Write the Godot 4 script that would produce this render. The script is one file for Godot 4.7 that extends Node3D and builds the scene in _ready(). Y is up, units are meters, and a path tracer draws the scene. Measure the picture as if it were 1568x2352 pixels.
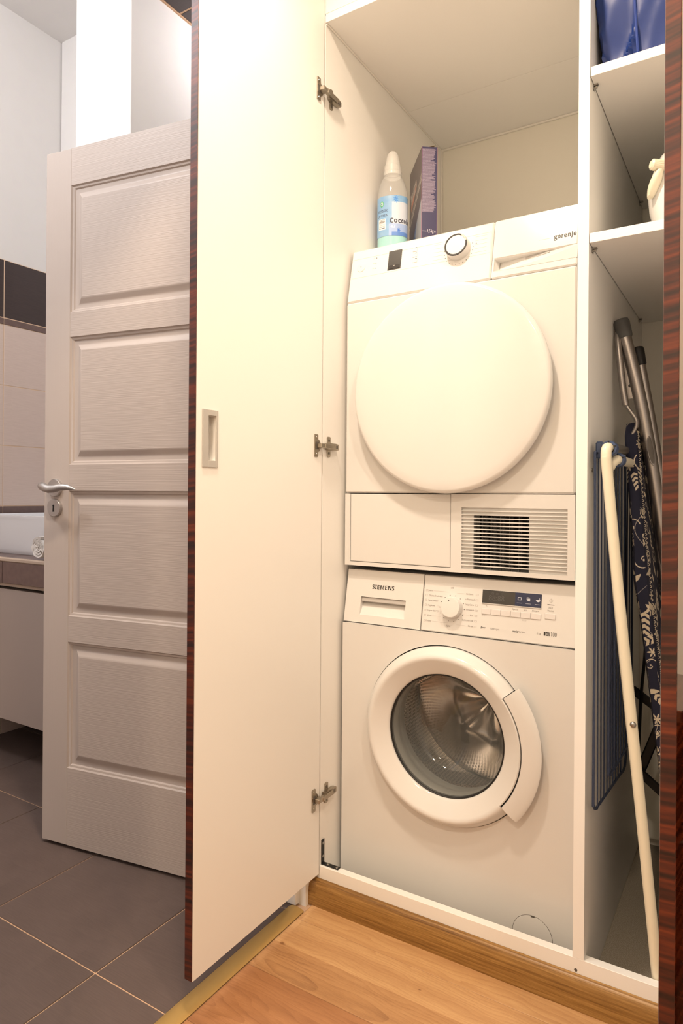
extends Node3D

# ---------------------------------------------------------------- mesh builder
class G:
	var p := PackedVector3Array()
	var t := PackedVector2Array()
	var has := PackedByteArray()
	var off := Vector2.ZERO
	func tri(a: Vector3, b: Vector3, c: Vector3) -> void:
		p.append(a); p.append(b); p.append(c)
		for i in 3: t.append(Vector2.ZERO)
		has.append(0)
	func tri_uv(a: Vector3, b: Vector3, c: Vector3, ua: Vector2, ub: Vector2, uc: Vector2) -> void:
		p.append(a); p.append(b); p.append(c)
		t.append(ua); t.append(ub); t.append(uc)
		has.append(1)
	func quad(a: Vector3, b: Vector3, c: Vector3, d: Vector3) -> void:
		tri(a, b, c); tri(a, c, d)
	func quad_uv(a: Vector3, b: Vector3, c: Vector3, d: Vector3, ua: Vector2, ub: Vector2, uc: Vector2, ud: Vector2) -> void:
		tri_uv(a, b, c, ua, ub, uc); tri_uv(a, c, d, ua, uc, ud)
	# a convex polygon turned so that it faces along hint
	func face(pts: Array, hint: Vector3) -> void:
		var n: Vector3 = (pts[1] - pts[0]).cross(pts[2] - pts[0])
		if n.dot(hint) < 0: pts.reverse()
		for i in range(1, pts.size() - 1): tri(pts[0], pts[i], pts[i + 1])
	# chamfered box given by its two corners
	func box(a: Vector3, b: Vector3, ch := 0.0, xf := Transform3D.IDENTITY) -> void:
		var c := (a + b) * 0.5
		var h := ((b - a) * 0.5).abs()
		ch = minf(ch, minf(h.x, minf(h.y, h.z)) * 0.9)
		for ax in 3:
			var u := (ax + 1) % 3
			var w := (ax + 2) % 3
			for s in [-1.0, 1.0]:
				var q := []
				for k in [[-1, -1], [1, -1], [1, 1], [-1, 1]]:
					var v := Vector3.ZERO
					v[ax] = s * h[ax]; v[u] = k[0] * (h[u] - ch); v[w] = k[1] * (h[w] - ch)
					q.append(xf * (c + v))
				var n := Vector3.ZERO
				n[ax] = s
				face(q, xf.basis * n)
			if ch > 0.0:
				for s1 in [-1.0, 1.0]:
					for s2 in [-1.0, 1.0]:
						var q2 := []
						for k2 in [[-1, 0], [1, 0], [1, 1], [-1, 1]]:
							var v2 := Vector3.ZERO
							v2[ax] = k2[0] * (h[ax] - ch)
							v2[u] = s1 * (h[u] - (ch if k2[1] == 0 else 0.0))
							v2[w] = s2 * (h[w] - (0.0 if k2[1] == 0 else ch))
							q2.append(xf * (c + v2))
						var n2 := Vector3.ZERO
						n2[u] = s1; n2[w] = s2
						face(q2, xf.basis * n2)
		if ch > 0.0:
			for sx in [-1.0, 1.0]:
				for sy in [-1.0, 1.0]:
					for sz in [-1.0, 1.0]:
						var s3 := Vector3(sx, sy, sz)
						var q3 := []
						for k3 in 3:
							var v3: Vector3 = s3 * (h - Vector3.ONE * ch)
							v3[k3] = s3[k3] * h[k3]
							q3.append(xf * (c + v3))
						face(q3, xf.basis * s3)
	# profile of (radius, height) turned about y; the outside is to the right of its direction
	func lathe(prof: PackedVector2Array, seg: int, xf := Transform3D.IDENTITY, a0 := 0.0, a1 := TAU, squash := 1.0) -> void:
		for k in seg:
			var t0 := a0 + (a1 - a0) * k / seg
			var t1 := a0 + (a1 - a0) * (k + 1) / seg
			if k == seg - 1 and is_equal_approx(a1 - a0, TAU): t1 = a0
			for i in prof.size() - 1:
				var A := prof[i]
				var B := prof[i + 1]
				var p0 := xf * Vector3(A.x * cos(t0), A.y, A.x * sin(t0) * squash)
				var p1 := xf * Vector3(B.x * cos(t0), B.y, B.x * sin(t0) * squash)
				var p2 := xf * Vector3(B.x * cos(t1), B.y, B.x * sin(t1) * squash)
				var p3 := xf * Vector3(A.x * cos(t1), A.y, A.x * sin(t1) * squash)
				if A.x < 1e-6: tri(p0, p1, p2)
				elif B.x < 1e-6: tri(p0, p1, p3)
				else: quad(p0, p1, p2, p3)
	# rings of points joined one to the next; turned outwards by its volume
	func loft(rings: Array, caps := true, closed := false) -> void:
		var first := p.size()
		var m: int = rings[0].size()
		var last := rings.size() if closed else rings.size() - 1
		for i in last:
			var A: PackedVector3Array = rings[i]
			var B: PackedVector3Array = rings[(i + 1) % rings.size()]
			for k in m:
				quad(A[k], A[(k + 1) % m], B[(k + 1) % m], B[k])
		if caps and not closed:
			for e in 2:
				var R: PackedVector3Array = rings[0] if e == 0 else rings[-1]
				var cen := Vector3.ZERO
				for q in R: cen += q
				cen /= m
				for k in m:
					if e == 0: tri(cen, R[(k + 1) % m], R[k])
					else: tri(cen, R[k], R[(k + 1) % m])
		var vol := 0.0
		for i in range(first, p.size(), 3): vol += (p[i] - p[first]).dot((p[i + 1] - p[first]).cross(p[i + 2] - p[first]))
		if vol < 0.0:
			for i in range(first, p.size(), 3):
				var q := p[i + 1]
				p[i + 1] = p[i + 2]; p[i + 2] = q
	func tube(path: Array, rad, seg := 10, caps := true, closed := false, flat := 1.0) -> void:
		var rings := []
		var up := Vector3.UP
		var n := path.size()
		for i in n:
			var a: Vector3 = path[(i - 1 + n) % n] if closed or i > 0 else path[i]
			var b: Vector3 = path[(i + 1) % n] if closed or i < n - 1 else path[i]
			var d := (b - a).normalized()
			if i == 0:
				up = Vector3.UP if absf(d.y) < 0.9 else Vector3.RIGHT
			up = (up - d * up.dot(d)).normalized()
			var s := d.cross(up)
			var r: float = rad[i] if rad is Array else rad
			var ring := PackedVector3Array()
			for k in seg:
				var th := TAU * k / seg
				ring.append(path[i] + (up * sin(th) * flat + s * cos(th)) * r)
			rings.append(ring)
		loft(rings, caps, closed)
	# 2D outline pushed along z from z0 to z1
	func extrude(poly: PackedVector2Array, z0: float, z1: float, xf := Transform3D.IDENTITY) -> void:
		var q := poly.duplicate()
		if Geometry2D.is_polygon_clockwise(q): q.reverse()
		var ix := Geometry2D.triangulate_polygon(q)
		for i in range(0, ix.size(), 3):
			var a := q[ix[i]]
			var b := q[ix[i + 1]]
			var c := q[ix[i + 2]]
			if (b - a).cross(c - a) < 0:
				var sw := b
				b = c; c = sw
			tri(xf * Vector3(a.x, a.y, z1), xf * Vector3(b.x, b.y, z1), xf * Vector3(c.x, c.y, z1))
			tri(xf * Vector3(a.x, a.y, z0), xf * Vector3(c.x, c.y, z0), xf * Vector3(b.x, b.y, z0))
		for i in q.size():
			var a2 := q[i]
			var b2 := q[(i + 1) % q.size()]
			quad(xf * Vector3(a2.x, a2.y, z0), xf * Vector3(b2.x, b2.y, z0), xf * Vector3(b2.x, b2.y, z1), xf * Vector3(a2.x, a2.y, z1))
	func add_mesh(m: Mesh, xf := Transform3D.IDENTITY, bend = null) -> void:
		for s in m.get_surface_count():
			var ar := m.surface_get_arrays(s)
			var vs: PackedVector3Array = ar[Mesh.ARRAY_VERTEX]
			var id: PackedInt32Array = ar[Mesh.ARRAY_INDEX] if ar[Mesh.ARRAY_INDEX] != null else PackedInt32Array(range(vs.size()))
			for i in range(0, id.size() - 2, 3):
				var q := []
				for k in [0, 2, 1]:
					var v := vs[id[i + k]]
					if bend != null: v = bend.call(v)
					q.append(xf * v)
				tri(q[0], q[1], q[2])
	func mesh(smooth := 40.0) -> ArrayMesh:
		var nf := p.size() / 3
		var fn := PackedVector3Array()
		var fu := PackedVector3Array()
		fn.resize(nf); fu.resize(nf)
		var near := {}
		for f in nf:
			var c := (p[f * 3 + 1] - p[f * 3]).cross(p[f * 3 + 2] - p[f * 3])
			fn[f] = c
			fu[f] = c.normalized()
			if smooth > 0.0:
				for k in 3:
					var key := Vector3i((p[f * 3 + k] * 20000.0).round())
					if near.has(key): near[key].append(f)
					else: near[key] = [f]
		var lim := cos(deg_to_rad(smooth))
		var V := PackedVector3Array()
		var N := PackedVector3Array()
		var U := PackedVector2Array()
		for f in nf:
			for k in [0, 2, 1]:
				var v := p[f * 3 + k]
				var nn := fu[f]
				if smooth > 0.0:
					var acc := Vector3.ZERO
					for o in near[Vector3i((v * 20000.0).round())]:
						if fu[o].dot(fu[f]) > lim: acc += fn[o]
					if acc.length_squared() > 0.0: nn = acc.normalized()
				V.append(v); N.append(nn)
				if has[f]: U.append(t[f * 3 + k])
				else:
					var a := fu[f].abs()
					if a.x >= a.y and a.x >= a.z: U.append(Vector2(v.z, -v.y) + off)
					elif a.y >= a.z: U.append(Vector2(v.x, v.z) + off)
					else: U.append(Vector2(v.x, -v.y) + off)
		var ar := []
		ar.resize(Mesh.ARRAY_MAX)
		ar[Mesh.ARRAY_VERTEX] = V
		ar[Mesh.ARRAY_NORMAL] = N
		ar[Mesh.ARRAY_TEX_UV] = U
		var m := ArrayMesh.new()
		if V.size(): m.add_surface_from_arrays(Mesh.PRIMITIVE_TRIANGLES, ar)
		return m

# ---------------------------------------------------------------- naming
var used := {}
func numbered(parent: Node, called: String) -> String:
	var key := str(parent.get_instance_id()) + called
	var k: int = used.get(key, 0)
	used[key] = k + 1
	return called if k == 0 else "%s_%03d" % [called, k]
func thing(called: String, label: String, category: String, at := Vector3.ZERO, group := "") -> Node3D:
	var o := Node3D.new()
	o.name = numbered(self, called)
	add_child(o)
	o.position = at
	o.set_meta("label", label)
	o.set_meta("category", category)
	if group: o.set_meta("group", group)
	return o
func part(called: String, g, m: Material, parent: Node, smooth := 40.0) -> MeshInstance3D:
	var o := MeshInstance3D.new()
	o.name = numbered(parent, called)
	o.mesh = g.mesh(smooth) if g is G else g
	o.material_override = m
	parent.add_child(o)
	return o
func holder(called: String, parent: Node, at := Vector3.ZERO) -> Node3D:
	var o := Node3D.new()
	o.name = numbered(parent, called)
	parent.add_child(o)
	o.position = at
	return o
func structure(called: String, g, m: Material, label := "") -> MeshInstance3D:
	var o := part(called, g, m, self)
	o.set_meta("kind", "structure")
	if label: o.set_meta("label", label)
	return o
func boxes(list: Array, ch := 0.0) -> G:
	var g := G.new()
	for b in list: g.box(b[0], b[1], ch)
	return g
func B(x0: float, y0: float, z0: float, x1: float, y1: float, z1: float, ch := 0.0) -> G:
	var g := G.new()
	g.box(Vector3(x0, y0, z0), Vector3(x1, y1, z1), ch)
	return g
func ss(a: float, b: float, x: float) -> float:
	return smoothstep(a, b, x)

# ---------------------------------------------------------------- materials
func mat(c: Color, rough := 0.5, metal := 0.0) -> StandardMaterial3D:
	var m := StandardMaterial3D.new()
	m.albedo_color = c
	m.roughness = rough
	m.metallic = metal
	return m
func noise(seed_: int, freq: float, oct := 4) -> FastNoiseLite:
	var n := FastNoiseLite.new()
	n.seed = seed_
	n.frequency = freq
	n.noise_type = FastNoiseLite.TYPE_SIMPLEX_SMOOTH
	n.fractal_octaves = oct
	return n
func tex(im: Image) -> ImageTexture:
	im.generate_mipmaps()
	return ImageTexture.create_from_image(im)
func ramp(stops: Array, x: float) -> Color:
	x = clampf(x, 0.0, 1.0) * (stops.size() - 1)
	var i := mini(int(x), stops.size() - 2)
	return (stops[i] as Color).lerp(stops[i + 1], x - i)
# per pixel image from a function of (x, y) in metres
func paint(w: int, h: int, sx: float, sy: float, f: Callable) -> Image:
	var d := PackedByteArray()
	d.resize(w * h * 3)
	var k := 0
	for j in h:
		for i in w:
			var c: Color = f.call(sx * i / w, sy * j / h)
			d[k] = c.r8; d[k + 1] = c.g8; d[k + 2] = c.b8
			k += 3
	return Image.create_from_data(w, h, false, Image.FORMAT_RGB8, d)
func textured(im: Image, sx: float, sy: float, rough := 0.5) -> StandardMaterial3D:
	var m := mat(Color.WHITE, rough)
	m.albedo_texture = tex(im)
	m.uv1_scale = Vector3(1.0 / sx, 1.0 / sy, 1)
	return m
func speckle(m: StandardMaterial3D, seed_: int, freq: float, lo: Color, hi: Color, scale := 1.0) -> StandardMaterial3D:
	var n := noise(seed_, freq, 5)
	var im := n.get_seamless_image(512, 512)
	im.convert(Image.FORMAT_RGB8)
	var d := im.get_data()
	var lut := []
	for i in 256: lut.append(lo.lerp(hi, i / 255.0))
	for i in range(0, d.size(), 3):
		var c: Color = lut[d[i]]
		d[i] = c.r8; d[i + 1] = c.g8; d[i + 2] = c.b8
	m.albedo_color = Color.WHITE
	m.albedo_texture = tex(Image.create_from_data(512, 512, false, Image.FORMAT_RGB8, d))
	m.uv1_scale = Vector3.ONE / scale
	return m
# oak board: cuts through year rings, so that it shows cathedrals
func oak(seed_: int, sx: float, sy: float, w: int, h: int, stops: Array, axis_y: float, slope: float, rings: float, knots := [], strip := 9.0) -> Image:
	var n1 := noise(seed_, 1.0, 3)
	var n2 := noise(seed_ + 7, 1.0, 3)
	return paint(w, h, sx, sy, func(x: float, y: float) -> Color:
		var wob := n1.get_noise_2d(x * 3.0, y * 14.0) * 0.02
		var yy := y - axis_y + wob
		var zz := 0.02 + slope * absf(x - sx * 0.16) + n1.get_noise_2d(x * 1.5 + 9.0, 4.0) * 0.03
		var r := sqrt(yy * yy * 1.6 + zz * zz)
		var v := fposmod(r * rings, 1.0)
		v = pow(v, 2.6) * (0.55 + 0.45 * n1.get_noise_2d(x * 2.0, y * 20.0 + 40.0))
		var pores := n2.get_noise_2d(x * 25.0, y * 900.0)
		var broad := n2.get_noise_2d(x * 1.2 + 3.0, y * 16.0)
		var k := 0.65 - 0.30 * v + 0.15 * pores + 0.24 * broad
		if y > strip: k -= 0.27
		for q in knots:
			var dk: float = Vector2((x - q[0]) * 0.55, y - q[1]).length() / q[2]
			if dk < 3.0: k -= exp(-dk * dk * 1.2) * 1.5 * (0.7 + 0.6 * n1.get_noise_2d(x * 120.0, y * 120.0)) + 0.10 * exp(-dk) * sin(dk * 9.0)
		return ramp(stops, k))

var M := {}
func make_materials() -> void:
	M.board = mat(Color(0.95, 0.945, 0.93), 0.42)
	M.board_edge = mat(Color(0.93, 0.92, 0.895), 0.4)
	M.enamel = mat(Color(0.87, 0.868, 0.86), 0.22)
	M.plastic = mat(Color(0.87, 0.868, 0.86), 0.28)
	M.gloss = mat(Color(0.88, 0.878, 0.87), 0.12)
	M.ink = mat(Color(0.13, 0.12, 0.12), 0.5)
	M.ink_grey = mat(Color(0.48, 0.46, 0.45), 0.5)
	M.ink_pale = mat(Color(0.74, 0.73, 0.72), 0.5)
	M.groove = mat(Color(0.35, 0.33, 0.31), 0.6)
	M.black = mat(Color(0.035, 0.035, 0.038), 0.45)
	M.rubber = mat(Color(0.30, 0.30, 0.30), 0.6)
	M.dark_rubber = mat(Color(0.07, 0.065, 0.065), 0.55)
	M.display = mat(Color(0.23, 0.23, 0.23), 0.1)
	M.nickel = mat(Color(0.66, 0.63, 0.58), 0.3, 1.0)
	M.steel = mat(Color(0.62, 0.61, 0.59), 0.32, 1.0)
	M.satin = mat(Color(0.62, 0.60, 0.59), 0.38, 1.0)
	M.lever = mat(Color(0.76, 0.745, 0.735), 0.36, 0.9)
	M.handle_metal = mat(Color(0.74, 0.73, 0.715), 0.45, 0.35)
	M.brass = mat(Color(0.80, 0.66, 0.40), 0.42, 0.6)
	M.cream = mat(Color(0.90, 0.87, 0.78), 0.3)
	M.blue = mat(Color(0.23, 0.30, 0.44), 0.4)
	M.blue_wire = mat(Color(0.20, 0.245, 0.35), 0.4)
	M.wall = mat(Color(0.90, 0.88, 0.865), 0.9)
	speckle(M.wall, 3, 0.02, Color(0.901, 0.884, 0.870), Color(0.909, 0.893, 0.880), 1.2)
	M.hall_wall = mat(Color(0.94, 0.925, 0.89), 0.9)
	M.glass = mat(Color(0.93, 0.95, 0.94, 0.10), 0.03)
	M.glass.transparency = BaseMaterial3D.TRANSPARENCY_ALPHA
	M.gasket = mat(Color(0.42, 0.42, 0.40), 0.5)
	# cabinet melamine back with faint texture
	M.liner = mat(Color(0.95, 0.94, 0.90), 0.6)
	# dark veneer: bands across the height
	var e1 := noise(11, 1.0, 4)
	var e2 := noise(12, 1.0, 2)
	var dark := [Color(0.095, 0.033, 0.018), Color(0.205, 0.07, 0.034), Color(0.32, 0.12, 0.052), Color(0.42, 0.18, 0.08)]
	var ven := paint(128, 1024, 0.25, 1.25, func(x: float, y: float) -> Color:
		var v := e1.get_noise_2d(x * 3.0, y * 80.0 + x * 10.0) * 1.0 + e2.get_noise_2d(x * 1.0, y * 9.0) * 0.35
		return ramp(dark, 0.48 + v * 0.75))
	M.veneer = textured(ven, 0.25, 1.25, 0.5)
	M.veneer_gloss = textured(ven, 0.25, 1.25, 0.05)
	M.veneer_gloss.clearcoat_enabled = true
	M.veneer_gloss.clearcoat = 1.0
	M.veneer_gloss.clearcoat_roughness = 0.03
	# bath door: embossed grain on painted board
	var g1 := noise(21, 1.0, 2)
	var grain := paint(192, 2048, 0.6, 1.0, func(x: float, y: float) -> Color:
		var v := 0.5 + 0.85 * g1.get_noise_2d(x * 2.6, y * 290.0 + g1.get_noise_2d(x * 2.0, y * 2.0) * 1.0)
		return Color(v, v, v))
	M.door_grain = mat(Color(0.725, 0.675, 0.64), 0.5)
	M.door_grain.heightmap_enabled = true
	M.door_grain.heightmap_texture = tex(grain)
	M.door_grain.heightmap_scale = 0.019
	M.door_grain.uv1_scale = Vector3(1.0 / 0.6, 1.0, 1)
	M.door_paint = mat(Color(0.725, 0.675, 0.64), 0.45)
	var gv := grain.duplicate() as Image
	gv.rotate_90(CLOCKWISE)
	M.door_grain_up = mat(Color(0.725, 0.675, 0.64), 0.5)
	M.door_grain_up.heightmap_enabled = true
	M.door_grain_up.heightmap_texture = tex(gv)
	M.door_grain_up.heightmap_scale = 0.008
	M.door_grain_up.uv1_scale = Vector3(1.0, 1.0 / 0.6, 1)
	# laminate planks
	var warm := [Color(0.53, 0.37, 0.235), Color(0.675, 0.50, 0.33), Color(0.765, 0.60, 0.415), Color(0.84, 0.685, 0.50)]
	var red := [Color(0.42, 0.265, 0.165), Color(0.56, 0.375, 0.235), Color(0.65, 0.455, 0.295), Color(0.725, 0.535, 0.365)]
	M.planks = [
		textured(oak(31, 1.3, 0.2, 1024, 256, warm, 0.165, 0.13, 95.0, [[0.163, 0.094, 0.0034], [0.50, 0.055, 0.0016], [0.62, 0.14, 0.002]], 0.093), 1.3, 0.2, 0.38),
		textured(oak(32, 1.3, 0.2, 1024, 256, red, 0.13, 0.16, 75.0), 1.3, 0.2, 0.38),
		textured(oak(33, 1.3, 0.2, 1024, 256, red, 0.06, 0.13, 70.0, [[0.28, 0.10, 0.004]]), 1.3, 0.2, 0.38),
		textured(oak(34, 1.3, 0.2, 1024, 256, warm, 0.25, 0.03, 60.0), 1.3, 0.2, 0.38)]
	var skirt := [Color(0.33, 0.21, 0.09), Color(0.49, 0.35, 0.17), Color(0.60, 0.45, 0.24), Color(0.70, 0.55, 0.325)]
	var k1 := noise(36, 1.0, 3)
	M.skirting = textured(paint(1024, 160, 1.3, 0.09, func(x: float, y: float) -> Color:
		var v := 0.53 + 0.38 * k1.get_noise_2d(x * 1.6, y * 170.0) + 0.28 * k1.get_noise_2d(x * 14.0 + 5.0, y * 620.0) + 0.25 * k1.get_noise_2d(x * 1.0, y * 30.0 + 9.0)
		return ramp(skirt, v)), 1.3, 0.09, 0.35)
	# tiles
	var t1 := noise(41, 1.0, 3)
	var floor_tile := paint(256, 512, 0.405, 0.405, func(x: float, y: float) -> Color:
		var v := 0.5 + 0.5 * t1.get_noise_2d(x * 14.0, y * 330.0) + 0.35 * t1.get_noise_2d(x * 6.0, y * 8.0)
		return Color(0.345, 0.29, 0.265).lerp(Color(0.395, 0.335, 0.31), v))
	M.floor_tile = textured(floor_tile, 0.405, 0.405, 0.5)
	var pale := paint(128, 512, 0.4, 0.26, func(x: float, y: float) -> Color:
		var v := 0.5 + 0.5 * t1.get_noise_2d(x * 10.0, y * 300.0)
		return Color(0.83, 0.75, 0.705).lerp(Color(0.88, 0.805, 0.76), v))
	M.pale_tile = textured(pale, 0.4, 0.26, 0.3)
	var brown := paint(128, 512, 0.4, 0.26, func(x: float, y: float) -> Color:
		var v := 0.5 + 0.5 * t1.get_noise_2d(x * 10.0, y * 300.0)
		return Color(0.20, 0.155, 0.15).lerp(Color(0.26, 0.205, 0.195), v))
	M.brown_tile = textured(brown, 0.4, 0.26, 0.3)
	M.mid_tile = mat(Color(0.42, 0.34, 0.32), 0.35)
	speckle(M.mid_tile, 44, 0.03, Color(0.40, 0.32, 0.30), Color(0.46, 0.375, 0.35), 0.5)
	M.grout = mat(Color(0.80, 0.66, 0.53), 0.9)
	M.grout_pale = mat(Color(0.74, 0.66, 0.59), 0.9)
	M.concrete = speckle(mat(Color.WHITE, 0.95), 51, 0.30, Color(0.42, 0.395, 0.35), Color(0.84, 0.80, 0.735), 0.3)
	M.vanity = mat(Color(0.655, 0.60, 0.565), 0.4)
	M.ceramic = mat(Color(0.92, 0.92, 0.93), 0.12)
	M.towel = speckle(mat(Color.WHITE, 0.95), 53, 0.2, Color(0.84, 0.81, 0.78), Color(0.95, 0.93, 0.91), 0.06)
	# perforated steel of the drum
	var drum := paint(128, 128, 1.0, 1.0, func(x: float, y: float) -> Color:
		var a := Vector2(fposmod(x * 2.0, 1.0) - 0.5, fposmod(y * 2.0 + (0.5 if fposmod(x * 2.0, 2.0) >= 1.0 else 0.0), 1.0) - 0.5)
		var h := ss(0.30, 0.40, a.length())
		return Color(0.05, 0.05, 0.05).lerp(Color(0.86, 0.84, 0.82), h))
	M.drum = mat(Color.WHITE, 0.22, 1.0)
	M.drum.albedo_texture = tex(drum)
	M.drum.uv1_scale = Vector3(1.0 / 0.018, 1.0 / 0.018, 1)
	M.drum_plain = mat(Color(0.86, 0.84, 0.82), 0.14, 1.0)

# ---------------------------------------------------------------- lettering
var fonts := {}
func letters(s: String, h: float, family := "Droid Sans", bold := false) -> TextMesh:
	var key := family + str(bold)
	if not fonts.has(key):
		var f := SystemFont.new()
		f.font_names = PackedStringArray([family])
		f.font_weight = 700 if bold else 400
		fonts[key] = f
	var m := TextMesh.new()
	m.font = fonts[key]
	m.text = s
	m.font_size = 32
	m.pixel_size = h / 23.0
	m.depth = 0.0004
	m.curve_step = 3.0
	m.horizontal_alignment = HORIZONTAL_ALIGNMENT_LEFT
	m.vertical_alignment = VERTICAL_ALIGNMENT_CENTER
	return m
# printed word: left end at (x, y) of the face it is printed on
func print_on(g: G, s: String, x: float, y: float, h: float, z := 0.0, width := 0.0, bold := false) -> void:
	var m := letters(s, h, "Droid Sans", bold)
	var bb := m.get_aabb()
	var k := 1.0
	if width > 0.0: k = width / maxf(bb.size.x, 1e-5)
	g.add_mesh(m, Transform3D(Basis.from_scale(Vector3(k, 1, 1)), Vector3(x - bb.position.x * k, y, z)))
func disc(g: G, x: float, y: float, z: float, r: float, h: float, seg := 12) -> void:
	g.lathe(PackedVector2Array([Vector2(r, 0), Vector2(r, h), Vector2(0, h)]), seg, Transform3D(Basis(Vector3.RIGHT, PI / 2), Vector3(x, y, z)))
func bar(g: G, x0: float, y0: float, x1: float, y1: float, z: float, h := 0.0003) -> void:
	g.box(Vector3(x0, y0, z), Vector3(x1, y1, z + h))
func frame_line(g: G, x0: float, y0: float, x1: float, y1: float, w: float, z: float) -> void:
	bar(g, x0, y0, x1, y0 + w, z); bar(g, x0, y1 - w, x1, y1, z)
	bar(g, x0, y0, x0 + w, y1, z); bar(g, x1 - w, y0, x1, y1, z)

func _ready() -> void:
	setup_view()
	make_materials()
	build_shell()
	build_bathroom()
	build_cabinet()
	build_washer()
	build_dryer()
	build_on_dryer()
	build_right_section()
	build_sideboard()

# low dark chest right of the cabinet; only its reflection in the glossy door shows
func build_sideboard() -> void:
	var c := thing("chest_of_drawers", "low dark wood chest of drawers against the hall wall, right of the cabinet", "chest", Vector3(1.33, 0.0, 0.09))
	part("carcass", B(-0.36, 0.05, -0.115, 0.36, 0.68, 0.10), M.veneer_gloss, c)
	part("top", B(-0.365, 0.68, -0.118, 0.365, 0.70, 0.125, 0.002), M.veneer_gloss, c)
	part("plinth", B(-0.34, 0.0, -0.10, 0.34, 0.05, 0.085), M.black, c)
	for k in 3:
		var y := 0.055 + 0.208 * k
		var d := part("drawer", B(-0.355, y, 0.10, 0.355, y + 0.202, 0.118, 0.0015), M.veneer_gloss, c)
		part("bar_handle", B(-0.08, y + 0.15, 0.118, 0.08, y + 0.160, 0.14, 0.003), M.nickel, d)

# ---------------------------------------------------------------- camera, light, exposure
func setup_view() -> void:
	var cam := Camera3D.new()
	cam.name = "camera"
	cam.projection = Camera3D.PROJECTION_FRUSTUM
	var f := 1532.05
	cam.near = 0.05
	cam.far = 50.0
	cam.size = 2352.0 / f * cam.near
	cam.frustum_offset = Vector2(0, -(1176.0 - 1137.23) / f * cam.near)
	var yaw := Basis(Vector3.UP, 0.5564)
	cam.transform = Transform3D(yaw * Basis(Vector3(0, 0, 1), 0.0072), Vector3(0.9558, 1.0569, 1.4416))
	add_child(cam)
	cam.current = true
	var we := WorldEnvironment.new()
	we.name = "world"
	var e := Environment.new()
	e.background_mode = Environment.BG_COLOR
	e.background_color = Color(0.02, 0.02, 0.02)
	e.tonemap_mode = Environment.TONE_MAPPER_LINEAR
	e.tonemap_exposure = 0.242
	e.sdfgi_enabled = true
	e.ssao_enabled = true
	e.ssil_enabled = true
	we.environment = e
	add_child(we)
	M.glow_warm = mat(Color(0.9, 0.85, 0.75), 0.4)
	M.glow_warm.emission_enabled = true
	M.glow_warm.emission = Color(1.0, 0.90, 0.74)
	M.glow_warm.emission_energy_multiplier = 6.0
	M.glow_cool = mat(Color(0.9, 0.88, 0.86), 0.4)
	M.glow_cool.emission_enabled = true
	M.glow_cool.emission = Color(1.0, 0.96, 0.95)
	M.glow_cool.emission_energy_multiplier = 6.0
	M.fitting = mat(Color(0.8, 0.8, 0.8), 0.35, 0.6)
	# hall downlights, in the ceiling in front of the cabinet
	var warm := Color(1.0, 0.91, 0.808)
	downlight(Vector3(0.27, 2.70, 0.71), M.glow_warm, warm, 9.6, 0.06, "round ceiling downlight in the hall, in front of the left cabinet door")
	downlight(Vector3(1.25, 2.70, 0.95), M.glow_warm, warm, 6.5, 0.06, "round ceiling downlight in the hall, in front of the right cabinet door")
	downlight(Vector3(0.80, 2.70, 2.25), M.glow_warm, warm, 10.0, 0.06, "round ceiling downlight in the hall, nearest the back wall")
	globe(Vector3(-1.0, 2.93, 1.25), Color(0.965, 0.97, 0.99), 6.5, 0.12, "opal glass globe lamp on the white bathroom ceiling")
	globe(Vector3(-0.66, 2.85, -0.66), Color(0.985, 0.96, 0.965), 0.75, 0.06, "small opal globe lamp under the dark tiled niche ceiling")

# opal globe on the bathroom ceiling
func globe(at: Vector3, c: Color, energy: float, r: float, label: String) -> void:
	var o := thing("ceiling_lamp", label, "lamp", at)
	var g := G.new()
	g.lathe(PackedVector2Array([Vector2(r * 0.42, r * 0.96), Vector2(r * 0.42, 0.078 if r < 0.1 else 0.24), Vector2(0.0, 0.078 if r < 0.1 else 0.24)]), 24)
	part("base", g, M.fitting, o)
	var b := G.new()
	var pr := PackedVector2Array()
	for k in 17: pr.append(Vector2(r * sin(PI * k / 16.0), -r * cos(PI * k / 16.0)))
	b.lathe(pr, 32)
	part("lamp_globe", b, M.glow_cool, o)
	var l := OmniLight3D.new()
	l.name = "lamp_light"
	l.light_color = c
	l.light_energy = energy
	l.light_size = r * 0.9
	l.omni_range = 9.0
	l.omni_attenuation = 2.0
	l.shadow_enabled = true
	o.add_child(l)

func downlight(at: Vector3, glow: Material, c: Color, energy: float, size: float, label: String) -> void:
	var o := thing("ceiling_light", label, "light", at)
	var g := G.new()
	g.lathe(PackedVector2Array([Vector2(0.036, -0.001), Vector2(0.036, -0.006), Vector2(0.046, -0.007), Vector2(0.052, -0.001)]), 24)
	part("trim_ring", g, M.fitting, o)
	var l := G.new()
	l.lathe(PackedVector2Array([Vector2(0.0, -0.004), Vector2(0.036, -0.004), Vector2(0.036, -0.001), Vector2(0.0, -0.001)]), 24)
	part("lamp_glass", l, glow, o)
	var s := SpotLight3D.new()
	s.name = "lamp_light"
	s.light_color = c
	s.light_energy = energy
	s.light_size = size
	s.spot_range = 9.0
	s.spot_attenuation = 2.0
	s.spot_angle = 80.0
	s.spot_angle_attenuation = 0.7
	s.shadow_enabled = true
	s.position = Vector3(0, -0.03, 0)
	s.rotation.x = -PI / 2
	o.add_child(s)

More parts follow.
